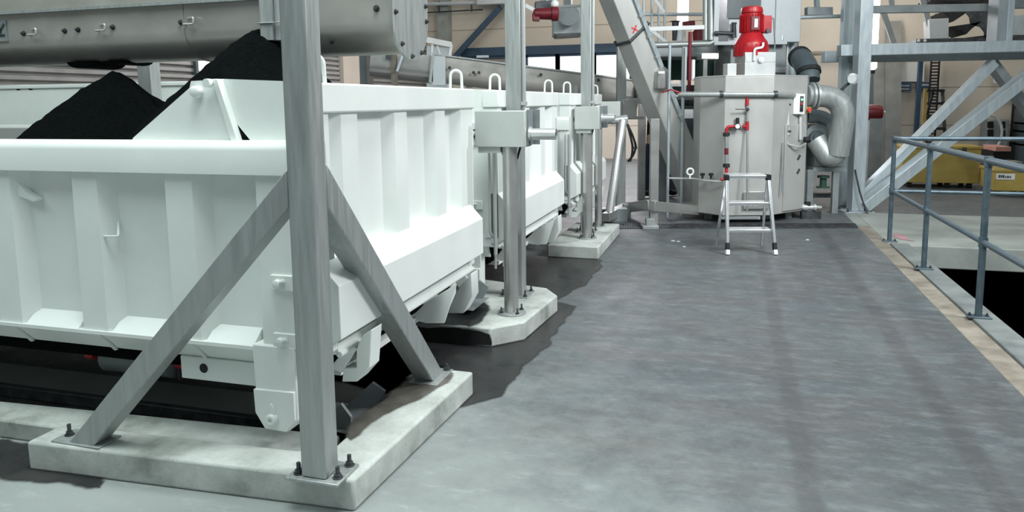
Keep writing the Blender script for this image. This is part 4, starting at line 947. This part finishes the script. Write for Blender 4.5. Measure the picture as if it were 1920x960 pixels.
# ================================================================== STRUCTURES BEHIND THE TANK
t = thing('grey_process_tower', 'tall pale grey machine housing with a dark window behind the red motor', 'machine housing', at(1405, 200, D=11.6))
TW = lambda px, py, D=11.2: at(px, py, D=D)
g = at(1406, 300, D=11.7)
zt_ = TW(1400, 82).z; zb_ = TW(1400, 150).z
mb = MB(); mb.obox(Vector((g.x, g.y, zt_)), VR*.54, VH*.5, UP*2.2); hs = part('upper_housing', mb, M['tower_grey'], t, .01)
mb = MB(); a = TW(1394, 34, 10.91); mb.obox(a, VR*.25, VH*.012, UP*.9); part('dark_window', mb, M['dark_panel'], hs)
for px in (1342, 1457): mb = MB(); a = TW(px, 82, 10.97); mb.obox(a, VR*.035, VH*.012, UP*2.0); part('corner_strip', mb, M['tower_grey'], hs)
mb = MB(); mb.obox(Vector((g.x - .05, g.y, .0)), VR*.42, VH*.42, UP*zt_); part('lower_housing', mb, M['steel_grey_paint'], t, .01)
mb = MB(); mb.obox(TW(1406, 84, 10.97), VR*.54, VH*.04, UP*.05); part('ledge', mb, M['tower_grey'], hs)
a, b_ = TW(1340, 62, 10.9), TW(1378, 63, 10.9)
mb = MB(); mb.tube([a, b_], .03, 12); part('side_pipe', mb, M['dark_steel'], t)
mb = MB(); mb.lathe(TW(1376, 63, 10.9), UP, [(-.06,.04),(.12,.03),(.16,.04)], 12); part('side_valve', mb, M['dark_steel'], t)
for px0, px1, py in ((1316,1347,104),(1450,1474,93),(1450,1474,130)):
    mb = MB(); mb.prism([TW(px0,py-4,11.1), TW(px1,py-4,11.1), TW(px1,py+6,11.1), TW(px0,py+6,11.1)], VH*.3); part('side_shelf', mb, M['stainless_bright'], t)
for px in (1323, 1468):
    mb = MB(); q = TW(px, 100, 11.15); mb.bar((q.x, q.y, 0), q, .06, .06); part('shelf_leg', mb, SG, t)
# conduits to the right of the tower
t = thing('conduit_run', 'bent grey cable conduit running right from the tower to a small junction box', 'conduit', at(1470, 100, D=11))
mb = MB(); mb.tube(round_path([at(1466,76,D=11), at(1468,48,D=11), at(1490,33,D=11), at(1592,30,D=11)], .12, 6), .028, 12); part('conduit', mb, M['galvanised_blue'], t)
mb = MB(); mb.prism([at(1514,13,D=11), at(1562,13,D=11), at(1562,28,D=11), at(1514,28,D=11)], VH*.12); part('junction_box', mb, M['steel_grey_paint'], t, .005)
mb = MB(); mb.bar(at(1532,14,D=11.05), at(1530,-30,D=11.05), .06, .06); part('box_stem', mb, M['galvanised_blue'], t)
for px, wd, mm, y1, lab in ((1484,.085,'galvanised_blue',118,'thick vertical grey pipe right of the grey tower'),(1493,.022,'dark_steel',128,'thin dark vertical pipe right of the grey tower'),(1474,.035,'stainless_bright',150,'slim pale vertical pipe at the right edge of the grey tower')):
    a = at(px, y1, D=11.3); mb = MB(); mb.tube([(a.x, a.y, .0), (a.x, a.y, 4.2)], wd, 12); solo('riser_pipe', mb, M[mm], lab, 'pipe')
# walkway railing and piping left of the tower
t = thing('upper_walkway', 'pale steel walkway edge and handrail high up between conveyor and tower', 'walkway', at(1260, 83, D=11.5))
W_ = lambda px, py, D=11.5: at(px, py, D=D)
mb = MB(); mb.tube([W_(1212,85,11.0), W_(1330,82,11.0), W_(1338,78,11.0)], .045, 12); part('lower_pipe', mb, M['galvanised'], t)
mb = MB(); mb.bar(W_(1206,55,11.0), W_(1320,51,11.0), .05, .06); part('hand_rail', mb, M['white_plastic'], t)
mb = MB(); mb.prism([W_(1218,90), W_(1345,86), W_(1345,106), W_(1226,106)], VH*1.2); part('deck_edge', mb, M['steel_grey_paint'], t)
mb = MB(); mb.tube([W_(1333,-30,11.0), W_(1333,76,11.0)], .055, 12); part('standpipe', mb, M['galvanised'], t)
mb = MB(); mb.tube([W_(1323,-30,11.05), W_(1323,76,11.05)], .045, 12); part('standpipe', mb, M['galvanised'], t)
mb = MB(); mb.tube([W_(1194,27,12.5), W_(1320,27,12.5)], .03, 10); part('rear_rail', mb, M['galvanised_blue'], t)
for px, y1 in ((1188,20),(1207,80),(1222,80),(1235,80),(1246,80)):
    mb = MB(); mb.tube([W_(px,-30,12.5), W_(px,y1,12.5)], .022, 8); part('baluster', mb, M['galvanised_blue'], t)
for a, b_ in (((1229,0),(1246,24)),((1196,36),(1250,80)),((1205,64),(1216,90))):
    mb = MB(); mb.bar(W_(*a,12.2), W_(*b_,12.2), .05, .05); part('stair_string', mb, M['white_plastic'], t)
mb = MB(); mb.prism([W_(1226,108,12.6), W_(1345,108,12.6), W_(1345,150,12.6), W_(1226,150,12.6)], VH*.2); part('green_screen', mb, M['green_paint'], t)
for px in (1226, 1344): a = W_(px, 108, 12.5); mb = MB(); mb.bar((a.x, a.y, 0), (a.x, a.y, a.z), .08, .08); part('support_post', mb, M['steel_grey_paint'], t)
# vertical pipes between conveyor and tank
for px, wd, D, y0, y1, mm, lab in ((1256,.020,9.6,82,384,'galvanised_blue','thin grey vertical pipe crossing the inclined conveyor'),
        (1282,.024,9.9,88,394,'galvanised_blue','grey-blue vertical pipe left of the tank'),
        (1286,.018,9.85,88,182,'stainless_bright','short bright vertical pipe beside the red pipe'),
        (1294,.024,9.95,60,172,'dark_red_paint','red vertical pipe left of the octagonal tank'),
        (1300,.026,9.98,112,150,'white_plastic','white short pipe touching the red vertical pipe')):
    a, b_ = at(px, y0, D=D), at(px, y1, D=D); mb = MB(); mb.tube([(a.x, a.y, a.z), (a.x, a.y, b_.z if y1 < 380 else 0)], wd, 12); solo('vertical_pipe', mb, M[mm], lab, 'pipe')
# small machine parts behind, seen in the gap
t = thing('drive_cabinet', 'dark machine with a small glowing screen in the gap left of the tank', 'machine', at(1270, 200, D=12.0))
mb = MB(); g = at(1270, 300, D=13.3); mb.obox((g.x, g.y, 0), VR*.26, VH*.2, UP*at(1268,160,D=13).z); part('housing', mb, M['dark_panel'], t, .01)
mb = MB(); mb.obox(at(1269,151,D=13.0), VR*.055, VH*.01, UP*.075); part('screen', mb, M['screen_glow'], t)
mb = MB(); mb.prism([at(1258,157,D=11.95), at(1280,157,D=11.95), at(1280,162,D=11.95), at(1258,162,D=11.95)], VH*.1); part('keyboard_tray', mb, M['white_plastic'], t)
mb = MB(); mb.tube([at(1258,188,D=13.0), at(1300,188,D=13.0)], .10, 14); part('drum', mb, M['dark_steel'], t)
mb = MB(); mb.tube([at(1258,181,D=11.8), at(1300,181,D=11.8)], .05, 12); part('drum_pipe', mb, M['stainless'], t)
mb = MB(); mb.prism([at(1272,205,D=11.9), at(1300,205,D=11.9), at(1300,222,D=11.9), at(1276,222,D=11.9)], VH*.1); part('pale_panel', mb, M['white_plastic'], t)
t = thing('conveyor_motor', 'pale rounded motor with a white label beside the inclined conveyor', 'motor', at(1240, 160, D=9.6))
mb = MB(); mb.lathe(at(1240,166,D=9.8), UP, [(0,.09),(.02,.10),(.22,.10),(.28,.05)], 18); part('housing', mb, M['stainless'], t)
mb = MB(); mb.obox(at(1240,138,D=9.68), VR*.04, VH*.006, UP*.03); part('label_plate', mb, M['white_plastic'], t)
# red geared motor and grey hopper near the ceiling between the columns
t = thing('red_gear_motor', 'dark red horizontal gear motor hanging between the two tall square columns', 'motor', at(1020, 27, D=10))
mb = MB(); a, b_ = at(1000,26,D=9.9), at(1048,26,D=9.9); L_ = (b_ - a).length; mb.lathe(a, b_ - a, [(0,.05),(.02,.07),(L_*.7,.08),(L_*.72,.10),(L_*.95,.10),(L_,.07)], 18); part('motor', mb, M['dark_red_paint'], t)
mb = MB(); mb.prism([at(998,24,D=9.85), at(1012,26,D=9.85), at(1012,39,D=9.85), at(999,38,D=9.85)], VH*.15); part('terminal_box', mb, M['dark_red_paint'], t, .008)
mb = MB(); mb.bar(at(985,10,D=9.9), at(1003,20,D=9.9), .05, .05); part('mount_arm', mb, M['stainless_bright'], t)
mb = MB(); mb.prism([at(1003,3,D=10), at(1042,0,D=10), at(1042,16,D=10), at(1003,17,D=10)], VH*.2); part('gearbox', mb, M['dark_steel'], t, .01)
mb = MB(); mb.ball(at(1040,8,D=9.9), .06, 12); part('breather', mb, M['white_plastic'], t)
mb = MB(); mb.tube([at(1045,13,D=10), at(1104,10,D=10)], .018, 8); part('supply_pipe', mb, M['stainless_bright'], t)
mb = MB(); mb.bar(at(1020,8,D=10.1), at(1020,8,D=10.1) + UP*1.2, .1, .1); part('hanger', mb, M['steel_grey_paint'], t)
t = thing('grey_hopper', 'grey square hopper box behind the farther tall column, below the gear motor level', 'hopper', at(1065, 66, D=11.5))
mb = MB(); mb.prism([at(1038,12,D=11.5), at(1092,12,D=11.5), at(1092,62,D=11.5), at(1038,65,D=11.5)], VH*.5); ho = part('box', mb, M['tower_grey'], t, .01)
mb = MB(); mb.prism([at(1038,63,D=11.46), at(1092,61,D=11.46), at(1092,65,D=11.46), at(1045,68,D=11.46)], VH*.55); part('bottom_edge', mb, M['dark_steel'], ho)
mb = MB(); mb.tube([at(1066,28,D=11.2), at(1066,28,D=11.7)], .16, 22); part('round_inlet', mb, M['steel_grey_paint'], ho)
mb = MB(); a = at(1065, 12, D=11.7); mb.bar(a, a + UP*1.2, .12, .12); part('hanger', mb, M['steel_grey_paint'], ho)

# ================================================================== GALVANISED FRAME ON THE RIGHT
GB = M['galvanised_blue']
t = thing('galvanised_frame', 'large galvanised steel frame with diagonal braces at the right, behind the pit railing', 'steel frame', at(1603, 396, Z=0))
g = at(1603, 396, Z=0); DC = (g - CAM).dot(RF)
mb = MB(); mb.obox(g + UP*.012, VR*.088, VH*.088, UP*4.4); part('column', mb, GB, t, .008)
mb = MB(); mb.obox(g, VR*.2, VH*.17, UP*.012); bpo = part('base_plate', mb, GB, t, .003)
for a, b_ in ((-1,-1),(1,-1),(1,1),(-1,1)): bolt(bpo, g + VR*a*.16 + VH*b_*.13 + UP*.012, .012, .05)
F4 = lambda px, py, D=10.35: at(px, py, D=D)
a, b_ = F4(1573, 95, 10.25), F4(1965, 85.5, 10.25); mb = MB(); mb.bar(a, b_, .14, .155); part('beam', mb, GB, t, .006)
a, b_ = F4(1590, 111, 10.62), F4(1965, 104, 10.62); mb = MB(); mb.bar(a, b_, .12, .10); part('beam', mb, M['steel_grey_paint'], t, .004)
a, b_ = F4(1543, 107, 10.85), F4(1590, 106, 10.85); mb = MB(); mb.bar(a, b_, .14, .16); part('beam_stub', mb, GB, t, .006)
a, b_ = F4(1608, 372, 10.5), F4(1862, 118, 10.5); mb = MB(); mb.bar(a, b_, .12, .15, up=VH); part('brace', mb, GB, t, .008)
a, b_ = F4(1618, 388, 10.3), F4(1960, 116, 10.3); mb = MB(); mb.bar(a, b_, .15, .20, up=VH); part('brace', mb, GB, t, .008)
a, b_ = F4(1858, 118, 10.75), F4(1960, 250, 10.75); mb = MB(); mb.bar(a, b_, .12, .19, up=VH); part('brace', mb, M['steel_grey_paint'], t, .008)
a, b_ = F4(1580, 19, 10.9), F4(1870, 14, 10.9); mb = MB(); mb.bar(a, b_, .10, .11); part('upper_beam', mb, M['steel_grey_paint'], t, .004)
a = F4(1872, 80, 10.55); mb = MB(); mb.obox(a, VR*.105, VH*.12, UP*1.8); part('upper_column', mb, M['steel_grey_paint'], t, .006)
a = F4(1888, 80, 10.4); mb = MB(); mb.obox(a, VR*.045, VH*.05, UP*1.8); part('upper_column', mb, GB, t, .006)
a, b_ = F4(1890, 8, 10.9), F4(1960, 6, 10.9); mb = MB(); mb.bar(a, b_, .10, .13); part('upper_beam', mb, M['steel_grey_paint'], t, .004)
for px, wd, D, zz in ((1571,.055,10.9,0),(1582,.045,10.95,0),(1592,.030,10.9,0)):
    q = at(px, 380, D=D); mb = MB(); mb.obox((q.x, q.y, 0), VR*wd, VH*wd, UP*4.3); part('service_post', mb, GB if px != 1592 else M['steel_grey_paint'], t, .004)
mb = MB(); mb.tube([at(1603,318,D=10.15), at(1612,360,D=10.15), at(1625,398,D=10.15), at(1632,404,D=10.13)], .012, 8); part('earth_cable', mb, M['dark_steel'], t)

# ================================================================== BACKGROUND OF THE HALL
YB = 19.9
def wall_at(px, py, off=0.0): return at(px, py, Y=YB - off)
# vertical light tubes
for px, y0, y1, yy, lab in ((1280, -40, 50, 18.5, 'glowing vertical light tube high up left of the red motor'), (1632, -40, 132, 18.5, 'glowing vertical light tube beside the tall right column')):
    t = thing('vertical_light', lab, 'lamp', at(px, y1, Y=yy))
    a, b_ = at(px, y0, Y=yy), at(px, y1, Y=yy)
    mb = MB(); mb.lathe((b_.x, b_.y, b_.z), UP, [(0,.07),(.06,.13),(a.z - b_.z - .06,.13),(a.z - b_.z,.07)], 18); part('tube', mb, M['tube_light'], t)
    mb = MB(); mb.lathe((b_.x, b_.y, b_.z - .08), UP, [(0,.09),(.09,.10)], 16); part('end_cap', mb, M['dark_steel'], t)
    mb = MB(); mb.obox((b_.x, b_.y + .25, 0), VR*.05, VH*.05, UP*5.5); part('mast', mb, M['steel_grey_paint'], t)
# machine under the left lamp
t = thing('pump_unit', 'dark red and white pump unit on the upper walkway below the left glowing tube', 'pump', at(1290, 78, D=12.1))
mb = MB(); mb.lathe(at(1266,76,D=12.4), UP, [(0,.05),(.3,.06),(.32,.1)], 14); part('dark_stand', mb, M['dark_steel'], t)
mb = MB(); mb.lathe(at(1275,77,D=12.3), UP, [(0,.06),(.2,.04),(.22,.06)], 14); part('white_body', mb, M['white_plastic'], t)
mb = MB(); mb.lathe(at(1309,76,D=12.3), UP, [(0,.09),(.15,.10),(.2,.06)], 16); part('red_body', mb, M['dark_red_paint'], t)
mb = MB(); mb.tube([at(1280,46,D=12.3), at(1302,44,D=12.3)], .05, 12); part('red_pipe', mb, M['dark_red_paint'], t)
# blue diagonal brace on the back wall
mb = MB(); mb.bar(wall_at(938,14,.35), wall_at(852,108,.35), .14, .26, up=VH); solo('diagonal_brace', mb, M['blue_paint'], 'dark blue diagonal brace on the back wall, left of the window strip', 'brace')
mb = MB(); a = wall_at(923,8,.6); mb.box((a.x - .45, a.y, a.z), (a.x + .55, a.y + .5, a.z + .8)); solo('wall_duct', mb, M['tower_grey'], 'grey wall box above the blue diagonal brace', 'wall box', bevel=.02)
t = thing('wall_pipes', 'two thin horizontal pipes high on the back wall above the blue brace', 'pipes', wall_at(860, 12, .3))
mb = MB(); mb.tube([wall_at(790,8,.3), wall_at(905,5,.3)], .055, 10); part('pipe', mb, M['tower_grey'], t)
mb = MB(); mb.tube([wall_at(790,24,.3), wall_at(905,18,.3)], .02, 8); part('pipe', mb, M['dark_steel'], t)
for px in (823, 884): mb = MB(); mb.bar(wall_at(px,2,.3), wall_at(px,22,.3), .04, .04); part('pipe_bracket', mb, M['dark_steel'], t)
# horizontal pipe on the wall right of the tower
mb = MB(); mb.tube([wall_at(1490,101,.15), wall_at(1580,99,.15)], .05, 10); solo('wall_pipe', mb, M['concrete_beige'], 'beige horizontal pipe on the back wall right of the grey tower', 'pipe')
# leaning grey boards
for px, wd, y0, y1, mm, lab in ((1640,.13,88,300,'sheet_grey','wide grey sheet leaning on the back wall behind the right column'),(1663,.17,40,300,'sheet_grey','tall grey sheet leaning on the back wall left of the blue post'),(1629,.08,140,300,'dark_panel','narrow dark panel leaning on the back wall beside the right column')):
    a = wall_at(px, y1, .1); b_ = wall_at(px, y0, .02); mb = MB(); sy = {1640: .0, 1663: -.06, 1629: -.12}.get(px, 0)
    mb.prism([(a.x - wd, YB - .75 + sy, 0), (a.x + wd, YB - .75 + sy, 0), (a.x + wd, YB + .05 + sy, b_.z), (a.x - wd, YB + .05 + sy, b_.z)], (0, -.03, 0))
    solo('leaning_sheet', mb, M[mm], lab, 'sheet')
# dark red motor by the sheets
t = thing('wall_motor', 'small dark red motor at mid height right of the tall column', 'motor', at(1642, 210, Y=16))
a, b_ = at(1622,211,Y=16), at(1656,210,Y=16); L_ = (b_ - a).length
mb = MB(); mb.lathe(a, b_ - a, [(0,.10),(L_*.15,.15),(L_*.7,.15),(L_*.95,.12),(L_,.05)], 18); part('body', mb, M['dark_red_paint'], t)
mb = MB(); mb.lathe(b_, b_ - a, [(0,.02),(.04,.02)], 10); part('shaft_end', mb, M['white_plastic'], t)
mb = MB(); c_ = at(1642,222,Y=16); mb.box((c_.x - .12, 15.9, 0), (c_.x + .12, 16.1, c_.z)); part('pedestal', mb, M['steel_grey_paint'], t)
# blue post and signs
a = at(1717, 250, Y=19.3); t = thing('blue_post', 'dark blue slim steel post in front of the back wall signs', 'post', (a.x, 19.3, 0))
mb = MB(); mb.bar((a.x, 19.3, 0), (a.x + .02, 19.3, at(1727, 112, Y=19.3).z), .10, .10); part('shaft', mb, M['blue_paint'], t, .01)
mb = MB(); mb.box((a.x - .2, 19.1, 0), (a.x + .2, 19.5, .02)); part('base_plate', mb, M['blue_paint'], t)
def text_sign(name, rect, off, label, rows, board='blue_paint'):
    x0, y0, x1, y1 = rect; t = thing(name, label, 'sign', wall_at((x0+x1)/2, y1, off))
    mb = MB(); mb.prism([wall_at(x0,y0,off), wall_at(x1,y0,off), wall_at(x1,y1,off), wall_at(x0,y1,off)], (0, .03, 0)); part('board', mb, M[board], t)
    for r, (rx0, ry0, rx1, ry1, n) in enumerate(rows):
        mb = MB(); rr = random.Random(r + int(x0)); xx = rx0
        while xx < rx1 - .4:
            wd = rr.uniform(1.0, 1.9); h0 = rr.uniform(0, .35) * (ry1 - ry0)
            mb.prism([wall_at(xx, ry0 + h0, off + .006), wall_at(xx + wd, ry0 + h0, off + .006), wall_at(xx + wd, ry1, off + .006), wall_at(xx, ry1, off + .006)], (0, .004, 0)); xx += wd + rr.uniform(.35, .6)
        part('lettering', mb, M['tower_grey'], t)
    return t
text_sign('direction_sign', (1679,154,1709,171), .1, 'blue sign with blurred pale lettering on the back wall, left of the blue post', ((1688,159,1704,162,0),(1690,165,1704,168,0)))
text_sign('direction_sign', (1717,154,1744,171), .1, 'blue sign with blurred pale lettering on the back wall, right of the blue post', ((1720,157,1742,161,0),(1720,164,1728,168,0)))
mb = MB(); mb.prism([wall_at(1680,118,.05), wall_at(1733,116,.05), wall_at(1733,153,.05), wall_at(1680,153,.05)], (0,.03,0)); solo('notice_board', mb, M['paper'], 'pale blank board on the back wall directly above the blue signs', 'board')
for r_, lab in (((1862,136,1876,156),'small white paper on the back wall in the gap of the frame braces'),((1870,166,1905,184),'larger white paper on the back wall under the frame braces at far right')):
    mb = MB(); mb.prism([wall_at(r_[0],r_[1],.05), wall_at(r_[2],r_[1],.05), wall_at(r_[2],r_[3],.05), wall_at(r_[0],r_[3],.05)], (0,.02,0)); solo('wall_notice', mb, M['paper'], lab, 'paper')
# yellow step ladder
t = thing('yellow_step_ladder', 'yellow and black step ladder standing by the back wall behind the frame', 'ladder', at(1750, 298, Y=18))
Y1 = lambda px, py: at(px, py, Y=18)
g0 = Y1(1736, 300); 
mb = MB(); a = Y1(1736,166); mb.bar((a.x, 18, 0), a, .07, .06); part('side_rail', mb, M['yellow_paint'], t)
mb = MB(); a = Y1(1767,168); c_ = Y1(1774,300); mb.bar((c_.x, 17.9, 0), a, .05, .05); part('side_rail', mb, M['dark_steel'], t)
for py in (170, 194, 218, 241, 268):
    mb = MB(); a, b_ = Y1(1737, py), Y1(1769, py); mb.bar(a, b_, .22, .055); part('step', mb, M['black_rubber'], t)
mb = MB(); a = Y1(1752,166); mb.bar((a.x - .2, 18.7, 0), a + Vector((0,.05,0)), .04, .04); part('rear_leg', mb, M['dark_steel'], t)
# cable ladders on the wall
for px, y0, y1, lab in ((1754,112,262,'vertical black cable ladder on the back wall behind the yellow step ladder'),(1908,190,312,'vertical black cable ladder on the back wall at far right')):
    a, b_ = wall_at(px,y0,.2), wall_at(px - 3,y1,.2); b_ = Vector((a.x, a.y, 0)); t = thing('cable_ladder', lab, 'cable ladder', b_)
    for s in (-.085, .085): mb = MB(); mb.bar(a + Vector((s,0,0)), b_ + Vector((s,0,0)), .03, .05); part('rail', mb, M['black_rubber'], t)
    mb = MB(); n = 34
    for k in range(n + 1): q = a.lerp(b_, k / n); mb.bar(q - Vector((.085,0,0)), q + Vector((.085,0,0)), .03, .035)
    part('rungs', mb, M['black_rubber'], t)
# shelf with cabinet
t = thing('wall_cabinet', 'grey cabinet on a dark ledge high on the back wall under the staircase', 'cabinet', wall_at(1760, 76, 2.9))
mb = MB(); mb.prism([wall_at(1742,36,2.9), wall_at(1779,34,2.9), wall_at(1779,72,2.9), wall_at(1744,74,2.9)], (0,.5,0)); part('housing', mb, M['tower_grey'], t, .01)
mb = MB(); mb.prism([wall_at(1718,73,3.0), wall_at(1858,70,3.0), wall_at(1858,79,3.0), wall_at(1718,80,3.0)], (0,1.5,0)); part('ledge', mb, M['dark_steel'], t)
mb = MB(); mb.bar(wall_at(1757,26,.4), wall_at(1757,34,.4), .07, .07); part('bracket', mb, M['dark_steel'], t)
for px in (1722, 1734): mb = MB(); mb.lathe(wall_at(px,76,3.02), (0,-1,0), [(0,.03),(.02,.03)], 10); part('bolt', mb, M['white_plastic'], t)
# staircase at upper right
t = thing('steel_staircase', 'dark steel staircase rising at the upper right, bright wall showing between its treads', 'staircase', wall_at(1820, 70, 1.5))
ST = lambda px, py: at(px, py, Y=17.6)
mb = MB(); mb.prism([ST(1768,24), ST(1800,20), ST(1862,62), ST(1862,76), ST(1838,72)], (0,.06,0)); part('stringer', mb, M['dark_steel'], t) if False else None
for k, poly in enumerate((((1766,22),(1812,18),(1812,24),(1788,40),(1782,36)), ((1780,50),(1822,44),(1840,40),(1822,54),(1812,64),(1800,56)), ((1800,72),(1850,66),(1850,76),(1800,78)))):
    mb = MB(); mb.prism([ST(*p) for p in poly], (0,1.1,0)); part('tread', mb, M['black_rubber'], t)
mb = MB(); mb.prism([ST(1812,16), ST(1862,14), ST(1862,76), ST(1846,72), ST(1846,60), ST(1838,50), ST(1820,46), ST(1818,32), ST(1812,24)], (0,.05,0)); part('stringer', mb, M['dark_steel'], t)
mb = MB(); mb.prism([ST(1745,-6), ST(1862,-10), ST(1862,4), ST(1745,2)], (0,1.1,0)); part('landing', mb, M['black_rubber'], t)
for a, b_ in (((1656,22),(1676,82)), ((1728,-5),(1750,74)), ((1668,-20),(1672,10))):
    mb = MB(); mb.bar(at(*a, Y=17.2), at(*b_, Y=17.2), .10, .10); part('hanger_bar', mb, M['steel_grey_paint'], t)
t = thing('wall_switch_box', 'grey-blue electrical box on the back wall at the upper right corner', 'electrical box', wall_at(1908, 75, .3))
mb = MB(); mb.prism([wall_at(1898,28,.3), wall_at(1925,28,.3), wall_at(1925,66,.3), wall_at(1898,66,.3)], (0,.25,0)); part('housing', mb, M['galvanised_blue'], t, .01)
mb = MB(); mb.prism([wall_at(1899,66,.32), wall_at(1925,66,.32), wall_at(1925,74,.32), wall_at(1899,74,.32)], (0,.25,0)); part('base', mb, M['dark_steel'], t)
# yellow chests
def chest(px0, px1, ytop, ybase, yy, depth, label, lid=True):
    a, b_ = at(px0, ybase, Y=yy), at(px1, ybase, Y=yy); zt = at((px0+px1)/2, ytop, Y=yy).z; z0 = .09
    t = thing('yellow_chest', label, 'chest', ((a.x + b_.x)/2, yy, 0), 'yellow chests by the back wall')
    mb = MB(); mb.box((a.x, yy, z0), (b_.x, yy + depth, zt - .06)); part('body', mb, M['yellow_paint'], t, .012)
    mb = MB(); mb.prism([(a.x - .02, yy - .02, zt - .06), (b_.x + .02, yy - .02, zt - .06), (b_.x + .02, yy + depth + .02, zt - .06), (a.x - .02, yy + depth + .02, zt - .06)], (0, 0, .05)); part('lid', mb, M['yellow_paint'], t, .012)
    for fx in (.12, .62, .9):
        for fy in (.15, .8):
            mb = MB(); mb.lathe((a.x + (b_.x - a.x)*fx - .04, yy + depth*fy, .05), (1,0,0), [(0,.05),(.07,.05)], 14); part('caster', mb, M['black_rubber'], t)
            mb = MB(); mb.box((a.x + (b_.x - a.x)*fx - .06, yy + depth*fy - .05, .08), (a.x + (b_.x - a.x)*fx + .06, yy + depth*fy + .05, z0 + .003)); part('caster_plate', mb, M['dark_steel'], t)
    mb = MB(); xm = a.x + (b_.x - a.x)*.78; mb.box((xm - .03, yy - .035, zt - .17), (xm + .03, yy, zt - .03)); part('latch', mb, M['dark_steel'], t)
    return t, a, b_, zt
chest(1690, 1836, 273, 350, 14.4, .75, 'large yellow chest on casters with a lid, seen between the frame braces')
t, a, b_, zt = chest(1862, 1962, 316, 369, 13.35, .7, 'smaller yellow chest with a white label at the right edge')
mb = MB(); lx0, lx1 = at(1868,330,Y=13.34), at(1903,330,Y=13.34); mb.box((lx0.x, 13.335, lx0.z - .055), (lx1.x, 13.35, lx0.z + .04)); lo = part('label_plate', mb, M['paper'], t)
mb = MB(); rr = random.Random(3); xx = lx0.x + .03
while xx < lx1.x - .05:
    wd = rr.uniform(.018, .03); mb.box((xx, 13.331, lx0.z - .028), (xx + wd, 13.336, lx0.z + rr.choice((.0, .004, .018)))); xx += wd + .008
part('lettering', mb, M['dark_steel'], lo)
t = thing('brick_stack', 'small pallet of reddish blocks beside the yellow chests', 'stack', at(1878, 320, Y=15.2))
q0, q1 = at(1860,318,Y=15.2), at(1895,318,Y=15.2)
mb = MB(); mb.box((q0.x, 15.2, 0), (q1.x, 15.9, q0.z + .2)); part('crate', mb, M['dark_steel'], t, .01)
mb = MB(); mb.box((q0.x + .03, 15.18, at(1878,284,Y=15.2).z), (q1.x - .02, 15.9, at(1878,275,Y=15.2).z)); part('block_layer', mb, M['pink_brick'], t, .01)
mb = MB(); mb.box((q0.x, 15.2, q0.z + .2), (q1.x, 15.9, at(1878,284,Y=15.2).z)); part('load', mb, M['pit_dark'], t, .01)
mb = MB(); q0, q1 = at(1884,310,Y=14.9), at(1912,310,Y=14.9); mb.box((q0.x, 14.75, 0), (q1.x, 15.15, at(1898,302,Y=14.9).z)); solo('cardboard_box', mb, M['concrete_beige'], 'pale box on the floor behind the smaller yellow chest', 'box', bevel=.01)
# dark appliance and hose loop on the wall
t = thing('hose_reel_cabinet', 'dark compressor cabinet with a pale hose loop at the back wall, far right', 'cabinet', wall_at(1868, 300, .5))
a, b_ = wall_at(1848,300,.6), wall_at(1888,300,.6)
mb = MB(); mb.box((a.x, YB - .6, 0), (b_.x, YB - .05, wall_at(1868,224,.6).z)); part('housing', mb, M['steel_grey_paint'], t, .02)
for x0_, y0_, x1_, y1_ in ((1852,228,1863,240),(1852,243,1863,256),(1876,228,1885,240),(1876,244,1885,258)):
    mb = MB(); mb.prism([wall_at(x0_,y0_,.62), wall_at(x1_,y0_,.62), wall_at(x1_,y1_,.62), wall_at(x0_,y1_,.62)], (0,.03,0)); part('grille', mb, M['pit_dark'], t)
c_ = wall_at(1856, 250, .75); mb = MB(); mb.tube([c_ + Vector((math.cos(-1.3 + k*.29)*.24, 0, math.sin(-1.3 + k*.29)*.40)) for k in range(11)], .03, 8); part('hose_loop', mb, M['concrete_pale'], t)
# dark shelving at far right
t = thing('dark_rack', 'dark steel rack with bright small items at the far right edge', 'rack', wall_at(1918, 300, .9))
a = wall_at(1914, 300, .9)
for s in (0, 1.2): mb = MB(); mb.box((a.x + s, YB - .9, 0), (a.x + s + .06, YB - .3, wall_at(1914,185,.9).z)); part('upright', mb, M['dark_panel'], t)
for py in (200, 230, 245, 270): z = wall_at(1914, py, .9).z; mb = MB(); mb.box((a.x, YB - .9, z - .04), (a.x + 1.26, YB - .3, z)); part('shelf', mb, M['dark_panel'], t)
# bits of paper on the floor
for px, py, sz in ((1262,452,.022),(1272,453,.02),(1283,463,.015),(1514,450,.018)):
    p = at(px, py, Z=0.001); mb = MB(); mb.prism([p + Vector((-sz,-sz*.6,0)), p + Vector((sz,-sz*.5,0)), p + Vector((sz*.8,sz*.7,0)), p + Vector((-sz*.5,sz,0))], (0,0,.006))
    solo('white_scrap', mb, M['white_plastic'], 'tiny white scrap lying on the floor left of the step ladder' if px < 1400 else 'tiny white scrap lying on the floor right of the step ladder', 'scrap', group='white scraps on the floor' if px < 1400 else None)
